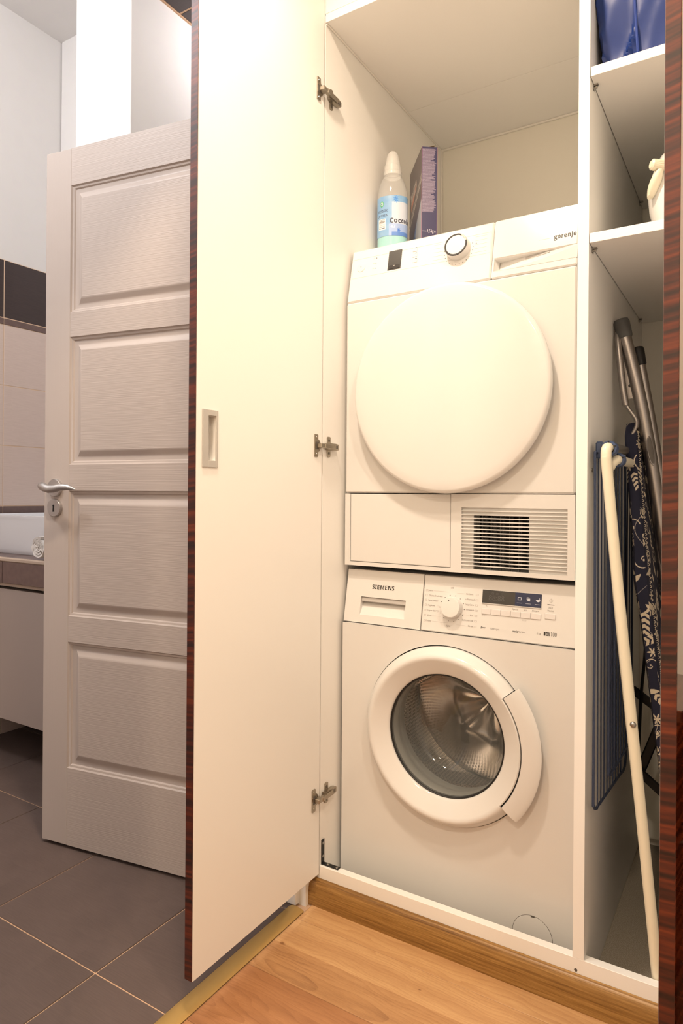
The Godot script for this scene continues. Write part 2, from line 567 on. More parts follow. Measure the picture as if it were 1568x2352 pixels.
# ---------------------------------------------------------------- room shell
func build_shell() -> void:
	# hall floor: laminate planks on a slab
	var fl := structure("floor", B(-0.012, -0.06, 0.0, 2.0, -0.009, 2.6), M.groove, "oak laminate floor of the hall in front of the cabinet")
	var zs := [-0.108, 0.082, 0.272, 0.462, 0.652, 0.842, 1.032, 1.222, 1.412, 1.602, 1.792, 1.982, 2.172, 2.362, 2.552]
	for i in zs.size() - 1:
		var g := G.new()
		var z0: float = maxf(zs[i], 0.001)
		g.off = Vector2(0.15 * i, -zs[i])
		var cut := 2.0 if i % 2 == 0 else 1.25
		g.box(Vector3(-0.011, -0.009, z0 + 0.0004), Vector3(cut - 0.0004, 0.0, minf(zs[i + 1], 2.6) - 0.0004), 0.0007)
		part("plank", g, M.planks[[3, 0, 1, 2][i] if i < 4 else 1 + i % 2], fl)
		if cut < 2.0:
			var g2 := G.new()
			g2.off = Vector2(0.4 + 0.2 * i, -zs[i])
			g2.box(Vector3(cut + 0.0004, -0.009, z0 + 0.0004), Vector3(2.0, 0.0, minf(zs[i + 1], 2.6) - 0.0004), 0.0007)
			part("plank", g2, M.planks[i % 3], fl)
	structure("ceiling", B(-0.02, 2.70, -0.85, 2.1, 2.85, 2.7), M.hall_wall, "hall ceiling")
	structure("wall_right", B(2.0, -0.06, -0.85, 2.12, 2.70, 2.7), M.hall_wall, "hall wall on the right")
	structure("wall_back", B(-0.02, -0.06, 2.6, 2.0, 2.70, 2.7), M.hall_wall, "hall wall behind the photographer")
	# wall between hall and bathroom, with the doorway
	structure("wall_partition", boxes([
		[Vector3(-0.12, -0.06, -0.85), Vector3(-0.022, 3.3, 0.03)],
		[Vector3(-0.12, -0.06, 0.90), Vector3(-0.022, 3.3, 2.7)],
		[Vector3(-0.12, 2.35, 0.03), Vector3(-0.022, 3.3, 0.90)]]), M.hall_wall, "wall between the hall and the bathroom, with the doorway")
	# wall around the cabinet recess
	structure("wall_north", boxes([
		[Vector3(-0.022, -0.06, -0.85), Vector3(2.0, 2.70, -0.785)],
		[Vector3(0.97, -0.06, -0.785), Vector3(2.0, 2.70, -0.03)],
		[Vector3(-0.022, 2.62, -0.785), Vector3(0.97, 2.70, -0.005)]]), M.hall_wall, "hall wall that the cabinet is built into")
	# oak skirting in front of the cabinet sill
	var prof := PackedVector2Array([Vector2(0.0, 0.0), Vector2(0.018, 0.0), Vector2(0.018, 0.030), Vector2(0.0165, 0.042), Vector2(0.0135, 0.052), Vector2(0.0105, 0.060), Vector2(0.006, 0.064), Vector2(0.0, 0.065)])
	var sk := G.new()
	var rings := []
	for x in [-0.042, 0.9, 1.98]:
		var r := PackedVector3Array()
		for q in prof: r.append(Vector3(x, q.y, 0.0005 + q.x))
		rings.append(r)
	sk.loft(rings)
	structure("baseboard_north", sk, M.skirting, "oak skirting board along the foot of the white cabinet sill")
	# white end of the wall beside the skirting
	structure("trim_1", B(-0.075, 0.0, 0.012, -0.043, 0.068, 0.045, 0.002), M.board, "short white stub at the end of the skirting, under the open cabinet door")
	# brass threshold strip: a shallow arch in section
	var st := G.new()
	var rg := []
	for z in [0.052, 0.9]:
		var r2 := PackedVector3Array()
		for k in 9:
			var a := k / 8.0
			r2.append(Vector3(lerpf(-0.057, -0.012, a), 0.0012 + 0.0055 * sin(PI * a) ** 0.7, z))
		r2.append(Vector3(-0.012, 0.0, z)); r2.append(Vector3(-0.057, 0.0, z))
		rg.append(r2)
	st.loft(rg)
	structure("trim_2", st, M.brass, "brass threshold strip between the laminate and the bathroom tiles")

func build_bathroom() -> void:
	# floor tiles
	var fl := structure("floor", B(-1.85, -0.06, -1.3, -0.012, -0.0025, 2.6), M.grout, "brown tiled bathroom floor")
	var pitch := 0.405
	for i in range(-1, 4):
		for j in range(-4, 6):
			var x1 := -0.275 - pitch * i - 0.0018
			var x0 := x1 - pitch + 0.0036
			var z0 := 0.475 + 0.41 * j + 0.0018
			var z1 := z0 + 0.41 - 0.0036
			x1 = minf(x1, -0.058); x0 = maxf(x0, -1.85)
			z0 = maxf(z0, -1.3); z1 = minf(z1, 2.6)
			if x1 - x0 < 0.01 or z1 - z0 < 0.01: continue
			var g := G.new()
			g.off = Vector2(0.05 * j, 0.09 * i)
			g.box(Vector3(x0, -0.012, z0), Vector3(x1, 0.0, z1), 0.0012)
			part("tile", g, M.floor_tile, fl)
	structure("ceiling", B(-1.95, 3.19, -1.4, -0.02, 3.3, 2.7), M.wall, "white bathroom ceiling")
	structure("wall_far", boxes([[Vector3(-1.85, -0.06, -0.65), Vector3(-1.29, 3.19, -0.535)], [Vector3(-0.975, -0.06, -1.4), Vector3(-0.12, 3.19, -1.3)]]), M.wall, "white back wall of the bathroom")
	structure("wall_column", B(-1.287, -0.06, -1.4, -0.975, 3.19, -0.2, 0.002), M.wall, "white boxed-in shaft behind the panelled door")
	structure("wall_rear", B(-1.95, -0.06, 2.6, -0.12, 3.19, 2.7), M.wall, "bathroom wall outside the view")
	# tiled soffit over the niche
	var sof := structure("trim_3", B(-0.975, 2.9315, -1.3, -0.12, 3.0, -0.12), M.grout, "dark tiled soffit over the bathroom niche")
	part("edge_profile", B(-0.9745, 2.9275, -1.299, -0.9665, 2.9315, -0.121), M.grout, sof)
	for i in 3:
		for j in 4:
			var x0 := -0.9645 + 0.40 * i
			var zz1: float = [-0.121, -0.434, -0.838, -1.242][j]
			var zz0: float = [-0.426, -0.830, -1.234, -1.297][j]
			part("tile", B(x0, 2.93, zz0, minf(x0 + 0.394, -0.122), 2.942, zz1, 0.001), M.brown_tile, sof)
	# tiled west wall
	var wl := structure("wall_left", B(-1.97, -0.06, -0.65, -1.856, 3.19, 2.7), M.wall, "bathroom wall, tiled up to door height and white above")
	part("grout_bed", B(-1.856, 0.0, -0.535, -1.8507, 2.079, 2.6), mat(Color(0.86, 0.745, 0.63), 0.9), wl)
	var rows := [[1.826, 2.077, "b"], [1.796, 1.822, "m"], [1.530, 1.794, "p"], [1.266, 1.527, "p"], [1.000, 1.263, "p"], [0.960, 0.997, "m"], [0.70, 0.957, "p"], [0.44, 0.697, "p"], [0.18, 0.437, "p"], [0.0, 0.177, "p"]]
	for r in rows:
		for k in range(-1, 8):
			var z0 := maxf(-0.258 + 0.402 * k + 0.0015, -0.534)
			var z1 := minf(-0.258 + 0.402 * (k + 1) - 0.0015, 2.6)
			if z1 <= z0: continue
			var g := G.new()
			g.off = Vector2(0.1 * k, -r[0])
			g.box(Vector3(-1.8535, r[0], z0), Vector3(-1.85 + (0.002 if r[2] == "m" else 0.0), r[1], z1), 0.001)
			part("tile" if r[2] != "m" else "border_tile", g, {"b": M.brown_tile, "m": M.mid_tile, "p": M.pale_tile}[r[2]], wl)
	# vanity with tiled worktop
	var v := thing("vanity_unit", "floating beige vanity unit with a brown tiled worktop, left of the panelled door", "vanity", Vector3(-1.55, 0.18, -0.29))
	part("cabinet_front", B(-0.295, 0.0, 0.206, 0.40, 0.505, 0.224, 0.001), M.vanity, v)
	part("carcass", boxes([[Vector3(-0.295, 0.0, -0.24), Vector3(0.255, 0.505, 0.206)], [Vector3(0.255, 0.0, 0.095), Vector3(0.40, 0.505, 0.206)]]), M.vanity, v)
	part("worktop", boxes([[Vector3(-0.295, 0.518, -0.243), Vector3(0.26, 0.624, 0.232)], [Vector3(0.26, 0.518, 0.093), Vector3(0.405, 0.624, 0.232)]]), M.grout_pale, v)
	part("gap_strip", B(-0.295, 0.505, 0.10, 0.40, 0.519, 0.19), M.groove, v)
	part("tile", B(-0.295, 0.5305, 0.232, 0.0405, 0.612, 0.240, 0.001), M.mid_tile, v)
	part("tile", B(0.0445, 0.5305, 0.232, 0.405, 0.612, 0.240, 0.001), M.mid_tile, v)
	part("edge_profile", B(-0.295, 0.612, 0.225, 0.407, 0.6285, 0.2425, 0.004), M.grout_pale, v)
	for i in 2: part("tile", B(-0.295 + 0.34 * i, 0.62, -0.24, 0.04 + 0.22 * i, 0.6275, 0.224, 0.001), M.mid_tile, v)
	# vessel basin: rounded block with a bowl
	var bs := thing("washbasin", "white rectangular vessel basin standing on the tiled vanity worktop", "basin", Vector3(-1.59, 0.808, -0.335))
	var br := []
	for q in [[0.20, 0.19, 0.0], [0.212, 0.202, 0.02], [0.238, 0.212, 0.135], [0.246, 0.216, 0.147], [0.246, 0.216, 0.157], [0.236, 0.206, 0.159], [0.215, 0.185, 0.12], [0.18, 0.155, 0.04], [0.02, 0.02, 0.03]]:
		br.append(round_rect_ring(q[0], q[1] * 0.9, 0.045, q[2]))
	var gb := G.new()
	gb.loft(br)
	part("bowl", gb, M.ceramic, bs)
	# rolled towel lying in front of the basin
	var tw := thing("rolled_towel", "rolled white towel lying on the worktop beside the basin", "towel", Vector3(-1.281, 0.855, -0.080))
	var tg := G.new()
	var trings := []
	var n := 96
	for zi in 6:
		var ring := PackedVector3Array()
		for k in n:
			var a := k / float(n - 1)
			var ang := a * TAU * 3.6 + 1.2
			var r := lerpf(0.042, 0.007, a) + 0.0006 * sin(k * 2.3 + zi)
			ring.append(Vector3(cos(ang) * r, sin(ang) * r, [0.03, 0.026, 0.01, -0.01, -0.03, -0.048][zi] + 0.002 * sin(k * 1.7)))
		for k in range(n - 1, -1, -1):
			var a2 := k / float(n - 1)
			var ang2 := a2 * TAU * 3.6 + 1.2
			var r2 := lerpf(0.042, 0.007, a2) - 0.0088
			ring.append(Vector3(cos(ang2) * maxf(r2, 0.002), sin(ang2) * maxf(r2, 0.002), [0.028, 0.03, 0.01, -0.01, -0.03, -0.048][zi]))
		trings.append(ring)
	tg.loft(trings, false)
	for k in n - 1: tg.quad(trings[0][k], trings[0][k + 1], trings[0][2 * n - 2 - k], trings[0][2 * n - 1 - k])
	part("towel_roll", tg, M.towel, tw, 60.0)
	build_bath_door()

func round_rect_ring(hx: float, hz: float, r: float, y: float) -> PackedVector3Array:
	var o := PackedVector3Array()
	r = minf(r, minf(hx, hz) * 0.9)
	for c in 4:
		var sx: float = [1, -1, -1, 1][c]
		var sz: float = [1, 1, -1, -1][c]
		for k in 6:
			var a: float = PI / 2 * (c + k / 5.0)
			o.append(Vector3(sx * (hx - r) + cos(a) * r, y, sz * (hz - r) + sin(a) * r))
	return o

func build_bath_door() -> void:
	var d := Node3D.new()
	d.name = "door_1"
	add_child(d)
	d.position = Vector3(-0.875, 0.011, 0.2015)
	d.rotation.y = deg_to_rad(9.27)
	d.set_meta("kind", "structure")
	d.set_meta("label", "beige four-panelled bathroom door standing open, with a satin lever handle")
	var W := 0.80
	var H := 2.071
	var S := 0.0975
	part("stile", B(0, 0, -0.04, S, H, 0, 0.0015), M.door_grain_up, d)
	part("stile", B(W - S, 0, -0.04, W, H, 0, 0.0015), M.door_grain_up, d)
	var op := [[0.230, 0.604], [0.681, 1.053], [1.131, 1.510], [1.583, 1.960]]
	var y := 0.0
	for k in 5:
		var top: float = op[k][0] if k < 4 else H
		part("rail", B(S, y, -0.04, W - S, top, 0.0, 0.0004), M.door_grain, d)
		if k < 4: y = op[k][1]
	for q in op:
		var g := G.new()
		var steps := [[0.0, -0.0002], [0.003, -0.004], [0.008, -0.0055], [0.011, -0.009], [0.021, -0.0105], [0.026, -0.0095], [0.038, -0.0025], [0.0425, -0.0012]]
		var prev := PackedVector3Array()
		for s in steps:
			var r := PackedVector3Array([Vector3(S + s[0], q[0] + s[0], s[1]), Vector3(W - S - s[0], q[0] + s[0], s[1]), Vector3(W - S - s[0], q[1] - s[0], s[1]), Vector3(S + s[0], q[1] - s[0], s[1])])
			if prev.size():
				for k in 4: g.quad(prev[k], prev[(k + 1) % 4], r[(k + 1) % 4], r[k])
			prev = r
		part("moulding", g, M.door_paint, d, 25.0)
		var pn := G.new()
		pn.quad(prev[0], prev[1], prev[2], prev[3])
		pn.box(Vector3(S, q[0], -0.04), Vector3(W - S, q[1], -0.012))
		part("panel", pn, M.door_grain, d, 25.0)
	# lever, roses and keyhole
	var hl := holder("lever_handle", d, Vector3(0.047, 1.062, 0))
	var rose := PackedVector2Array([Vector2(0.0265, 0.0), Vector2(0.0265, 0.0075), Vector2(0.025, 0.0095), Vector2(0.0, 0.0095)])
	var out := Transform3D(Basis(Vector3.RIGHT, PI / 2), Vector3.ZERO)
	var g1 := G.new()
	g1.lathe(rose, 28, out)
	part("rose", g1, M.lever, hl)
	var g2 := G.new()
	var path := [Vector3(0, 0, 0.009), Vector3(0, 0, 0.028), Vector3(-0.003, 0.002, 0.043), Vector3(-0.001, 0.004, 0.052), Vector3(0.012, 0.0005, 0.057), Vector3(0.03, -0.005, 0.057), Vector3(0.05, -0.0035, 0.055), Vector3(0.072, 0.001, 0.052), Vector3(0.092, 0.001, 0.049), Vector3(0.108, -0.003, 0.046), Vector3(0.118, -0.006, 0.044)]
	g2.tube(path, [0.0085, 0.0085, 0.0105, 0.012, 0.0125, 0.0115, 0.011, 0.0105, 0.009, 0.0055, 0.0015], 14)
	part("lever", g2, M.lever, hl, 60.0)
	var key := holder("key_rose", d, Vector3(0.0465, 1.002, 0))
	var g3 := G.new()
	g3.lathe(rose, 28, out)
	part("rose", g3, M.lever, key)
	var g4 := G.new()
	disc(g4, 0, 0.006, 0.0093, 0.0034, 0.0006, 16)
	g4.extrude(PackedVector2Array([Vector2(-0.0022, 0.005), Vector2(0.0022, 0.005), Vector2(0.0034, -0.012), Vector2(-0.0034, -0.012)]), 0.0093, 0.0099)
	part("keyhole", g4, M.black, key)

# ---------------------------------------------------------------- cabinet
func build_cabinet() -> void:
	structure("floor", B(-0.02, -0.06, -0.785, 0.97, -0.0, 0.0), M.concrete, "bare grey concrete floor inside the cabinet")
	var c := thing("built_in_cabinet", "white built-in cabinet with open doors around the washing machine and dryer", "cabinet")
	part("side_panel", B(-0.02, 0.0, -0.75, 0.0, 2.30, -0.002), M.board, c)
	part("side_panel", B(0.90, 0.0, -0.75, 0.922, 2.30, -0.002), M.board, c)
	part("divider", boxes([[Vector3(0.6355, 0.0963, -0.748), Vector3(0.6578, 2.2805, 0.0)], [Vector3(0.6355, 0.001, -0.748), Vector3(0.6578, 0.0963, -0.0208)]]), M.board, c)
	part("top_panel", B(0.0, 2.281, -0.4748, 0.90, 2.303, 0.0, 0.0005), M.board, c)
	part("top_panel", B(0.0, 2.281, -0.75, 0.90, 2.303, -0.4758, 0.0005), M.board, c)
	part("fascia", B(-0.02, 2.3035, -0.022, 0.922, 2.619, 0.0, 0.0005), M.board, c)
	part("back_panel", B(0.0, 0.0, -0.76, 0.6355, 2.281, -0.7505), M.liner, c)
	part("back_panel", B(0.6578, 0.035, -0.76, 0.90, 2.281, -0.7505), M.liner, c)
	var sill := part("sill", B(0.0005, 0.0005, -0.0205, 0.93, 0.0961, 0.0, 0.0006), M.board, c)
	var hole := G.new()
	disc(hole, 0.642, 0.071, 0.0, 0.0034, 0.0004, 12)
	part("screw_hole", hole, M.groove, sill)
	var bead := G.new()
	for q in [[Vector3(0.003, 1.0, -0.747), Vector3(0.003, 2.278, -0.747)], [Vector3(0.003, 2.278, -0.747), Vector3(0.634, 2.278, -0.747)], [Vector3(0.002, 2.279, -0.747), Vector3(0.002, 2.279, -0.003)]]:
		bead.tube(q, 0.004 if q[0].y < 2.2785 else 0.0022, 8)
	part("sealant_bead", bead, M.board_edge, c)
	# shelves on the right, on pegs
	for y in [1.9274, 1.5828]:
		var sh := part("shelf", B(0.659, y, -0.748, 0.8995, y + 0.02, -0.0005, 0.0006), M.board, c)
		for z in [-0.034, -0.687]:
			for x in [0.658, 0.8998]:
				var pg := G.new()
				var s := 1.0 if x < 0.7 else -1.0
				pg.box(Vector3(x, y - 0.011, z - 0.006), Vector3(x + s * 0.0015, y - 0.0005, z + 0.006), 0.0005)
				pg.box(Vector3(x, y - 0.0035, z - 0.004), Vector3(x + s * 0.010, y - 0.0005, z + 0.004), 0.0005)
				pg.tube([Vector3(x, y - 0.006, z), Vector3(x + s * 0.008, y - 0.006, z)], 0.0028, 10)
				part("shelf_peg", pg, M.steel, sh)
	var scr := G.new()
	scr.lathe(PackedVector2Array([Vector2(0.005, 0), Vector2(0.0045, 0.0015), Vector2(0.0015, 0.002), Vector2(0.0, 0.001)]), 12, Transform3D(Basis(Vector3.FORWARD, PI / 2), Vector3(0.6578, 1.114, -0.045)))
	part("screw", scr, M.steel, c)
	# black angle bracket in the foot of the opening
	var br := part("corner_bracket", boxes([
		[Vector3(0.0002, 0.0965, -0.0195), Vector3(0.0028, 0.160, -0.0065)],
		[Vector3(0.0002, 0.0962, -0.0195), Vector3(0.052, 0.0988, -0.0065)]], 0.0008), M.black, c)
	for y in [0.116, 0.150]:
		var sg := G.new()
		sg.lathe(PackedVector2Array([Vector2(0.0038, 0), Vector2(0.003, 0.001), Vector2(0, 0.0012)]), 12, Transform3D(Basis(Vector3.FORWARD, PI / 2), Vector3(0.0027, y, -0.013)))
		part("screw", sg, M.steel, br)
	for x in [0.018, 0.045]:
		var sg := G.new()
		sg.lathe(PackedVector2Array([Vector2(0.0038, 0), Vector2(0.003, 0.001), Vector2(0, 0.0012)]), 12, Transform3D(Basis(), Vector3(x, 0.0987, -0.013)))
		part("screw", sg, M.steel, br)
	# left door, open square to the cabinet
	var ld := part("door", boxes([
		[Vector3(-0.018, 0.0765, 0.003), Vector3(0.0, 2.60, 0.4025)],
		[Vector3(-0.018, 0.0765, 0.4255), Vector3(0.0, 2.60, 0.4585)],
		[Vector3(-0.018, 0.0765, 0.4025), Vector3(0.0, 1.1265, 0.4255)],
		[Vector3(-0.018, 1.2185, 0.4025), Vector3(0.0, 2.60, 0.4255)]]), M.board, c)
	ld.set_meta("label", "wide open left cabinet door, white inside with a dark wood edge")
	part("veneer_face", B(-0.0205, 0.0765, 0.003, -0.018, 2.60, 0.4585), M.veneer_gloss, ld)
	part("edge_band", B(-0.0205, 0.0765, 0.4585, -0.0004, 2.60, 0.4602, 0.0006), M.veneer, ld)
	# flush pull of the left door
	var pl := G.new()
	pl.box(Vector3(0.0002, 1.112, 0.3965), Vector3(0.0030, 1.2305, 0.4025), 0.0008)
	pl.box(Vector3(0.0002, 1.112, 0.4255), Vector3(0.0030, 1.2305, 0.4425), 0.0008)
	pl.box(Vector3(0.0002, 1.112, 0.4020), Vector3(0.0030, 1.1265, 0.4260), 0.0008)
	pl.box(Vector3(0.0002, 1.2185, 0.4020), Vector3(0.0030, 1.2305, 0.4260), 0.0008)
	pl.box(Vector3(-0.0150, 1.1265, 0.4025), Vector3(-0.0140, 1.2185, 0.4255))
	pl.box(Vector3(-0.0150, 1.1265, 0.4150), Vector3(-0.0055, 1.2185, 0.4163), 0.0003)
	part("flush_pull", pl, M.handle_metal, ld)
	for y in [2.094, 1.183, 0.276]: hinge(c, y)
	# right door, open most of the way, its glossy outer face seen at a glancing angle
	var rd := holder("door", c, Vector3(0.92, 0, 0.004))
	rd.rotation.y = deg_to_rad(81.0)
	rd.set_meta("label", "right cabinet door seen end-on, dark wood edge")
	part("board", B(-0.4585, 0.0765, 0.0, 0.0, 2.60, 0.018), M.board, rd)
	part("veneer_face", B(-0.4585, 0.0765, 0.018, 0.0, 2.60, 0.0205), M.veneer_gloss, rd)
	part("edge_band", B(-0.4602, 0.0765, 0.0004, -0.4585, 2.60, 0.0205, 0.0006), M.veneer, rd)

# concealed hinge: flange and cup on the door, arm, cross-shaped plate on the side panel
func hinge(c: Node3D, y: float) -> void:
	var h := holder("hinge", c, Vector3(0, y, 0))
	var yz := Transform3D(Basis(Vector3(0, 0, -1), Vector3(0, 1, 0), Vector3(1, 0, 0)), Vector3.ZERO)   # outline (x, y) -> (-z, y), pushed along +x
	var cup := G.new()
	var o := PackedVector2Array()
	for q in [[-0.037, -0.029], [-0.025, -0.029], [-0.023, -0.027], [-0.023, -0.016]]: o.append(Vector2(q[0], q[1]))
	for k in 9:
		var a := -PI / 2 + PI * k / 8.0
		o.append(Vector2(-0.022 + 0.0105 * cos(a), 0.0155 * sin(a)))
	for q in [[-0.023, 0.016], [-0.023, 0.027], [-0.025, 0.029], [-0.037, 0.029], [-0.0385, 0.027], [-0.0385, -0.027]]: o.append(Vector2(q[0], q[1]))
	cup.extrude(o, 0.0002, 0.0024, yz)
	part("cup_flange", cup, M.nickel, h)
	var well := G.new()
	well.extrude(PackedVector2Array([Vector2(-0.0345, -0.0095), Vector2(-0.021, -0.0095), Vector2(-0.021, 0.0095), Vector2(-0.0345, 0.0095)]), 0.0024, 0.0028, yz)
	part("cup_well", well, M.groove, h)
	for q in [[-0.0215, 0.030], [0.0215, 0.030]]:
		var sc := G.new()
		sc.lathe(PackedVector2Array([Vector2(0.0032, 0), Vector2(0.0026, 0.0012), Vector2(0.0008, 0.001), Vector2(0, 0.0002)]), 10, Transform3D(Basis(Vector3.FORWARD, PI / 2), Vector3(0.0023, q[0], q[1])))
		part("screw", sc, M.nickel, h)
	var arm := G.new()
	arm.box(Vector3(0.002, -0.0055, 0.010), Vector3(0.0175, 0.0055, 0.030), 0.0012)
	arm.box(Vector3(0.0075, -0.0058, -0.012), Vector3(0.0185, 0.0058, 0.013), 0.0012)
	part("arm", arm, M.nickel, h)
	var plate := G.new()
	var po := PackedVector2Array()
	for q in [[0.020, -0.0245], [0.023, -0.0265], [0.0315, -0.0265], [0.0345, -0.0245], [0.0345, -0.0075], [0.054, -0.0075], [0.054, 0.0075], [0.0345, 0.0075], [0.0345, 0.0245], [0.0315, 0.0265], [0.023, 0.0265], [0.020, 0.0245]]: po.append(Vector2(q[0], q[1]))
	plate.extrude(po, 0.0002, 0.003, yz)
	part("mounting_plate", plate, M.nickel, h)
	var saddle := G.new()
	var sx := PackedVector2Array([Vector2(0.006, -0.0092), Vector2(0.046, -0.0092), Vector2(0.058, -0.0075), Vector2(0.0605, -0.005), Vector2(0.0605, 0.005), Vector2(0.058, 0.0075), Vector2(0.046, 0.0092), Vector2(0.006, 0.0092)])
	saddle.extrude(sx, 0.003, 0.0125, yz)
	saddle.box(Vector3(0.0120, -0.0062, -0.040), Vector3(0.0165, 0.0062, -0.006), 0.001)
	part("saddle", saddle, M.nickel, h)
	for z in [-0.045, -0.0525]: part("screw_slot", B(0.0122, -0.0042, z - 0.0022, 0.0130, 0.0042, z + 0.0022), M.groove, h)
	for yy in [-0.0165, 0.0165]:
		var sl := G.new()
		sl.lathe(PackedVector2Array([Vector2(0.0036, 0), Vector2(0.0036, 0.0009), Vector2(0, 0.0009)]), 10, Transform3D(Basis(Vector3.FORWARD, PI / 2), Vector3(0.0028, yy, -0.027)))
		part("screw", sl, M.groove, h)

# front sheet with a round hole
func holed_sheet(g: G, x0: float, y0: float, x1: float, y1: float, cx: float, cy: float, r: float, z: float, depth: float) -> void:
	var angs := []
	for k in 96: angs.append(TAU * k / 96.0)
	for q in [[x0, y0], [x1, y0], [x1, y1], [x0, y1]]: angs.append(fposmod(atan2(q[1] - cy, q[0] - cx), TAU))
	angs.sort()
	var inn := []
	var out := []
	for a in angs:
		var d := Vector2(cos(a), sin(a))
		var k := 1e9
		if d.x > 1e-9: k = minf(k, (x1 - cx) / d.x)
		if d.x < -1e-9: k = minf(k, (x0 - cx) / d.x)
		if d.y > 1e-9: k = minf(k, (y1 - cy) / d.y)
		if d.y < -1e-9: k = minf(k, (y0 - cy) / d.y)
		inn.append(Vector3(cx + d.x * r, cy + d.y * r, z))
		out.append(Vector3(cx + d.x * k, cy + d.y * k, z))
	var n := angs.size()
	for i in n:
		var j := (i + 1) % n
		g.quad(inn[i], out[i], out[j], inn[j])
		g.quad(inn[i], inn[j], inn[j] - Vector3(0, 0, depth), inn[i] - Vector3(0, 0, depth))
		g.quad(out[j], out[i], out[i] - Vector3(0, 0, depth), out[j] - Vector3(0, 0, depth))

func lens(r_in: float, r_out: float, a0: float, a1: float, seg: int) -> PackedVector2Array:
	var o := PackedVector2Array()
	for k in seg + 1: o.append(Vector2.from_angle(lerpf(a0, a1, k / float(seg))) * r_out)
	for k in seg + 1: o.append(Vector2.from_angle(lerpf(a1, a0, k / float(seg))) * r_in)
	return o

# ---------------------------------------------------------------- washing machine
func build_washer() -> void:
	var w := thing("washing_machine", "white front-loading washing machine with a round glass door, under the dryer", "washing machine", Vector3(0.010, 0.0, -0.090))
	var g := G.new()
	holed_sheet(g, 0.0, 0.03, 0.6065, 0.7155, 0.30, 0.468, 0.2203, 0.0, 0.006)
	g.box(Vector3(0, 0.03, -0.58), Vector3(0.008, 0.853, -0.03)); g.box(Vector3(0.5985, 0.03, -0.58), Vector3(0.6065, 0.853, -0.03))
	g.box(Vector3(0, 0.03, -0.03), Vector3(0.008, 0.7155, -0.0005)); g.box(Vector3(0.5985, 0.03, -0.03), Vector3(0.6065, 0.7155, -0.0005))
	g.box(Vector3(0, 0.03, -0.59), Vector3(0.6065, 0.85, -0.58)); g.box(Vector3(0, 0.022, -0.58), Vector3(0.6065, 0.031, -0.01))
	g.box(Vector3(0, 0.70, -0.10), Vector3(0.6065, 0.7155, -0.011))
	part("body", g, M.enamel, w, 20.0)
	part("top", B(0.0, 0.838, -0.59, 0.6065, 0.8545, -0.033, 0.003), M.plastic, w)
	for x in [0.06, 0.54]:
		for z in [-0.06, -0.52]:
			var ft := G.new()
			ft.lathe(PackedVector2Array([Vector2(0.02, 0), Vector2(0.02, 0.012), Vector2(0.012, 0.014), Vector2(0.012, 0.023), Vector2(0, 0.023)]), 12, Transform3D(Basis(), Vector3(x, 0, z)))
			part("foot", ft, M.black, w)
	# drain filter cover low on the right
	var fc := G.new()
	fc.lathe(PackedVector2Array([Vector2(0.0452, 0.0), Vector2(0.0452, 0.0006), Vector2(0.0445, 0.0011), Vector2(0.0, 0.0011)]), 48, Transform3D(Basis(Vector3.RIGHT, PI / 2), Vector3(0.516, 0.051, 0)))
	var fcm := part("filter_cover", fc, M.plastic, w)
	var fr := G.new()
	fr.lathe(PackedVector2Array([Vector2(0.0462, 0.0), Vector2(0.0462, 0.00025), Vector2(0.0450, 0.00025)]), 48, Transform3D(Basis(Vector3.RIGHT, PI / 2), Vector3(0.516, 0.051, 0)))
	fr.box(Vector3(0.5125, 0.0935, 0.0), Vector3(0.5215, 0.0962, 0.0013))
	part("cover_gap", fr, M.groove, fcm)
	washer_panel(w)
	washer_door(w)

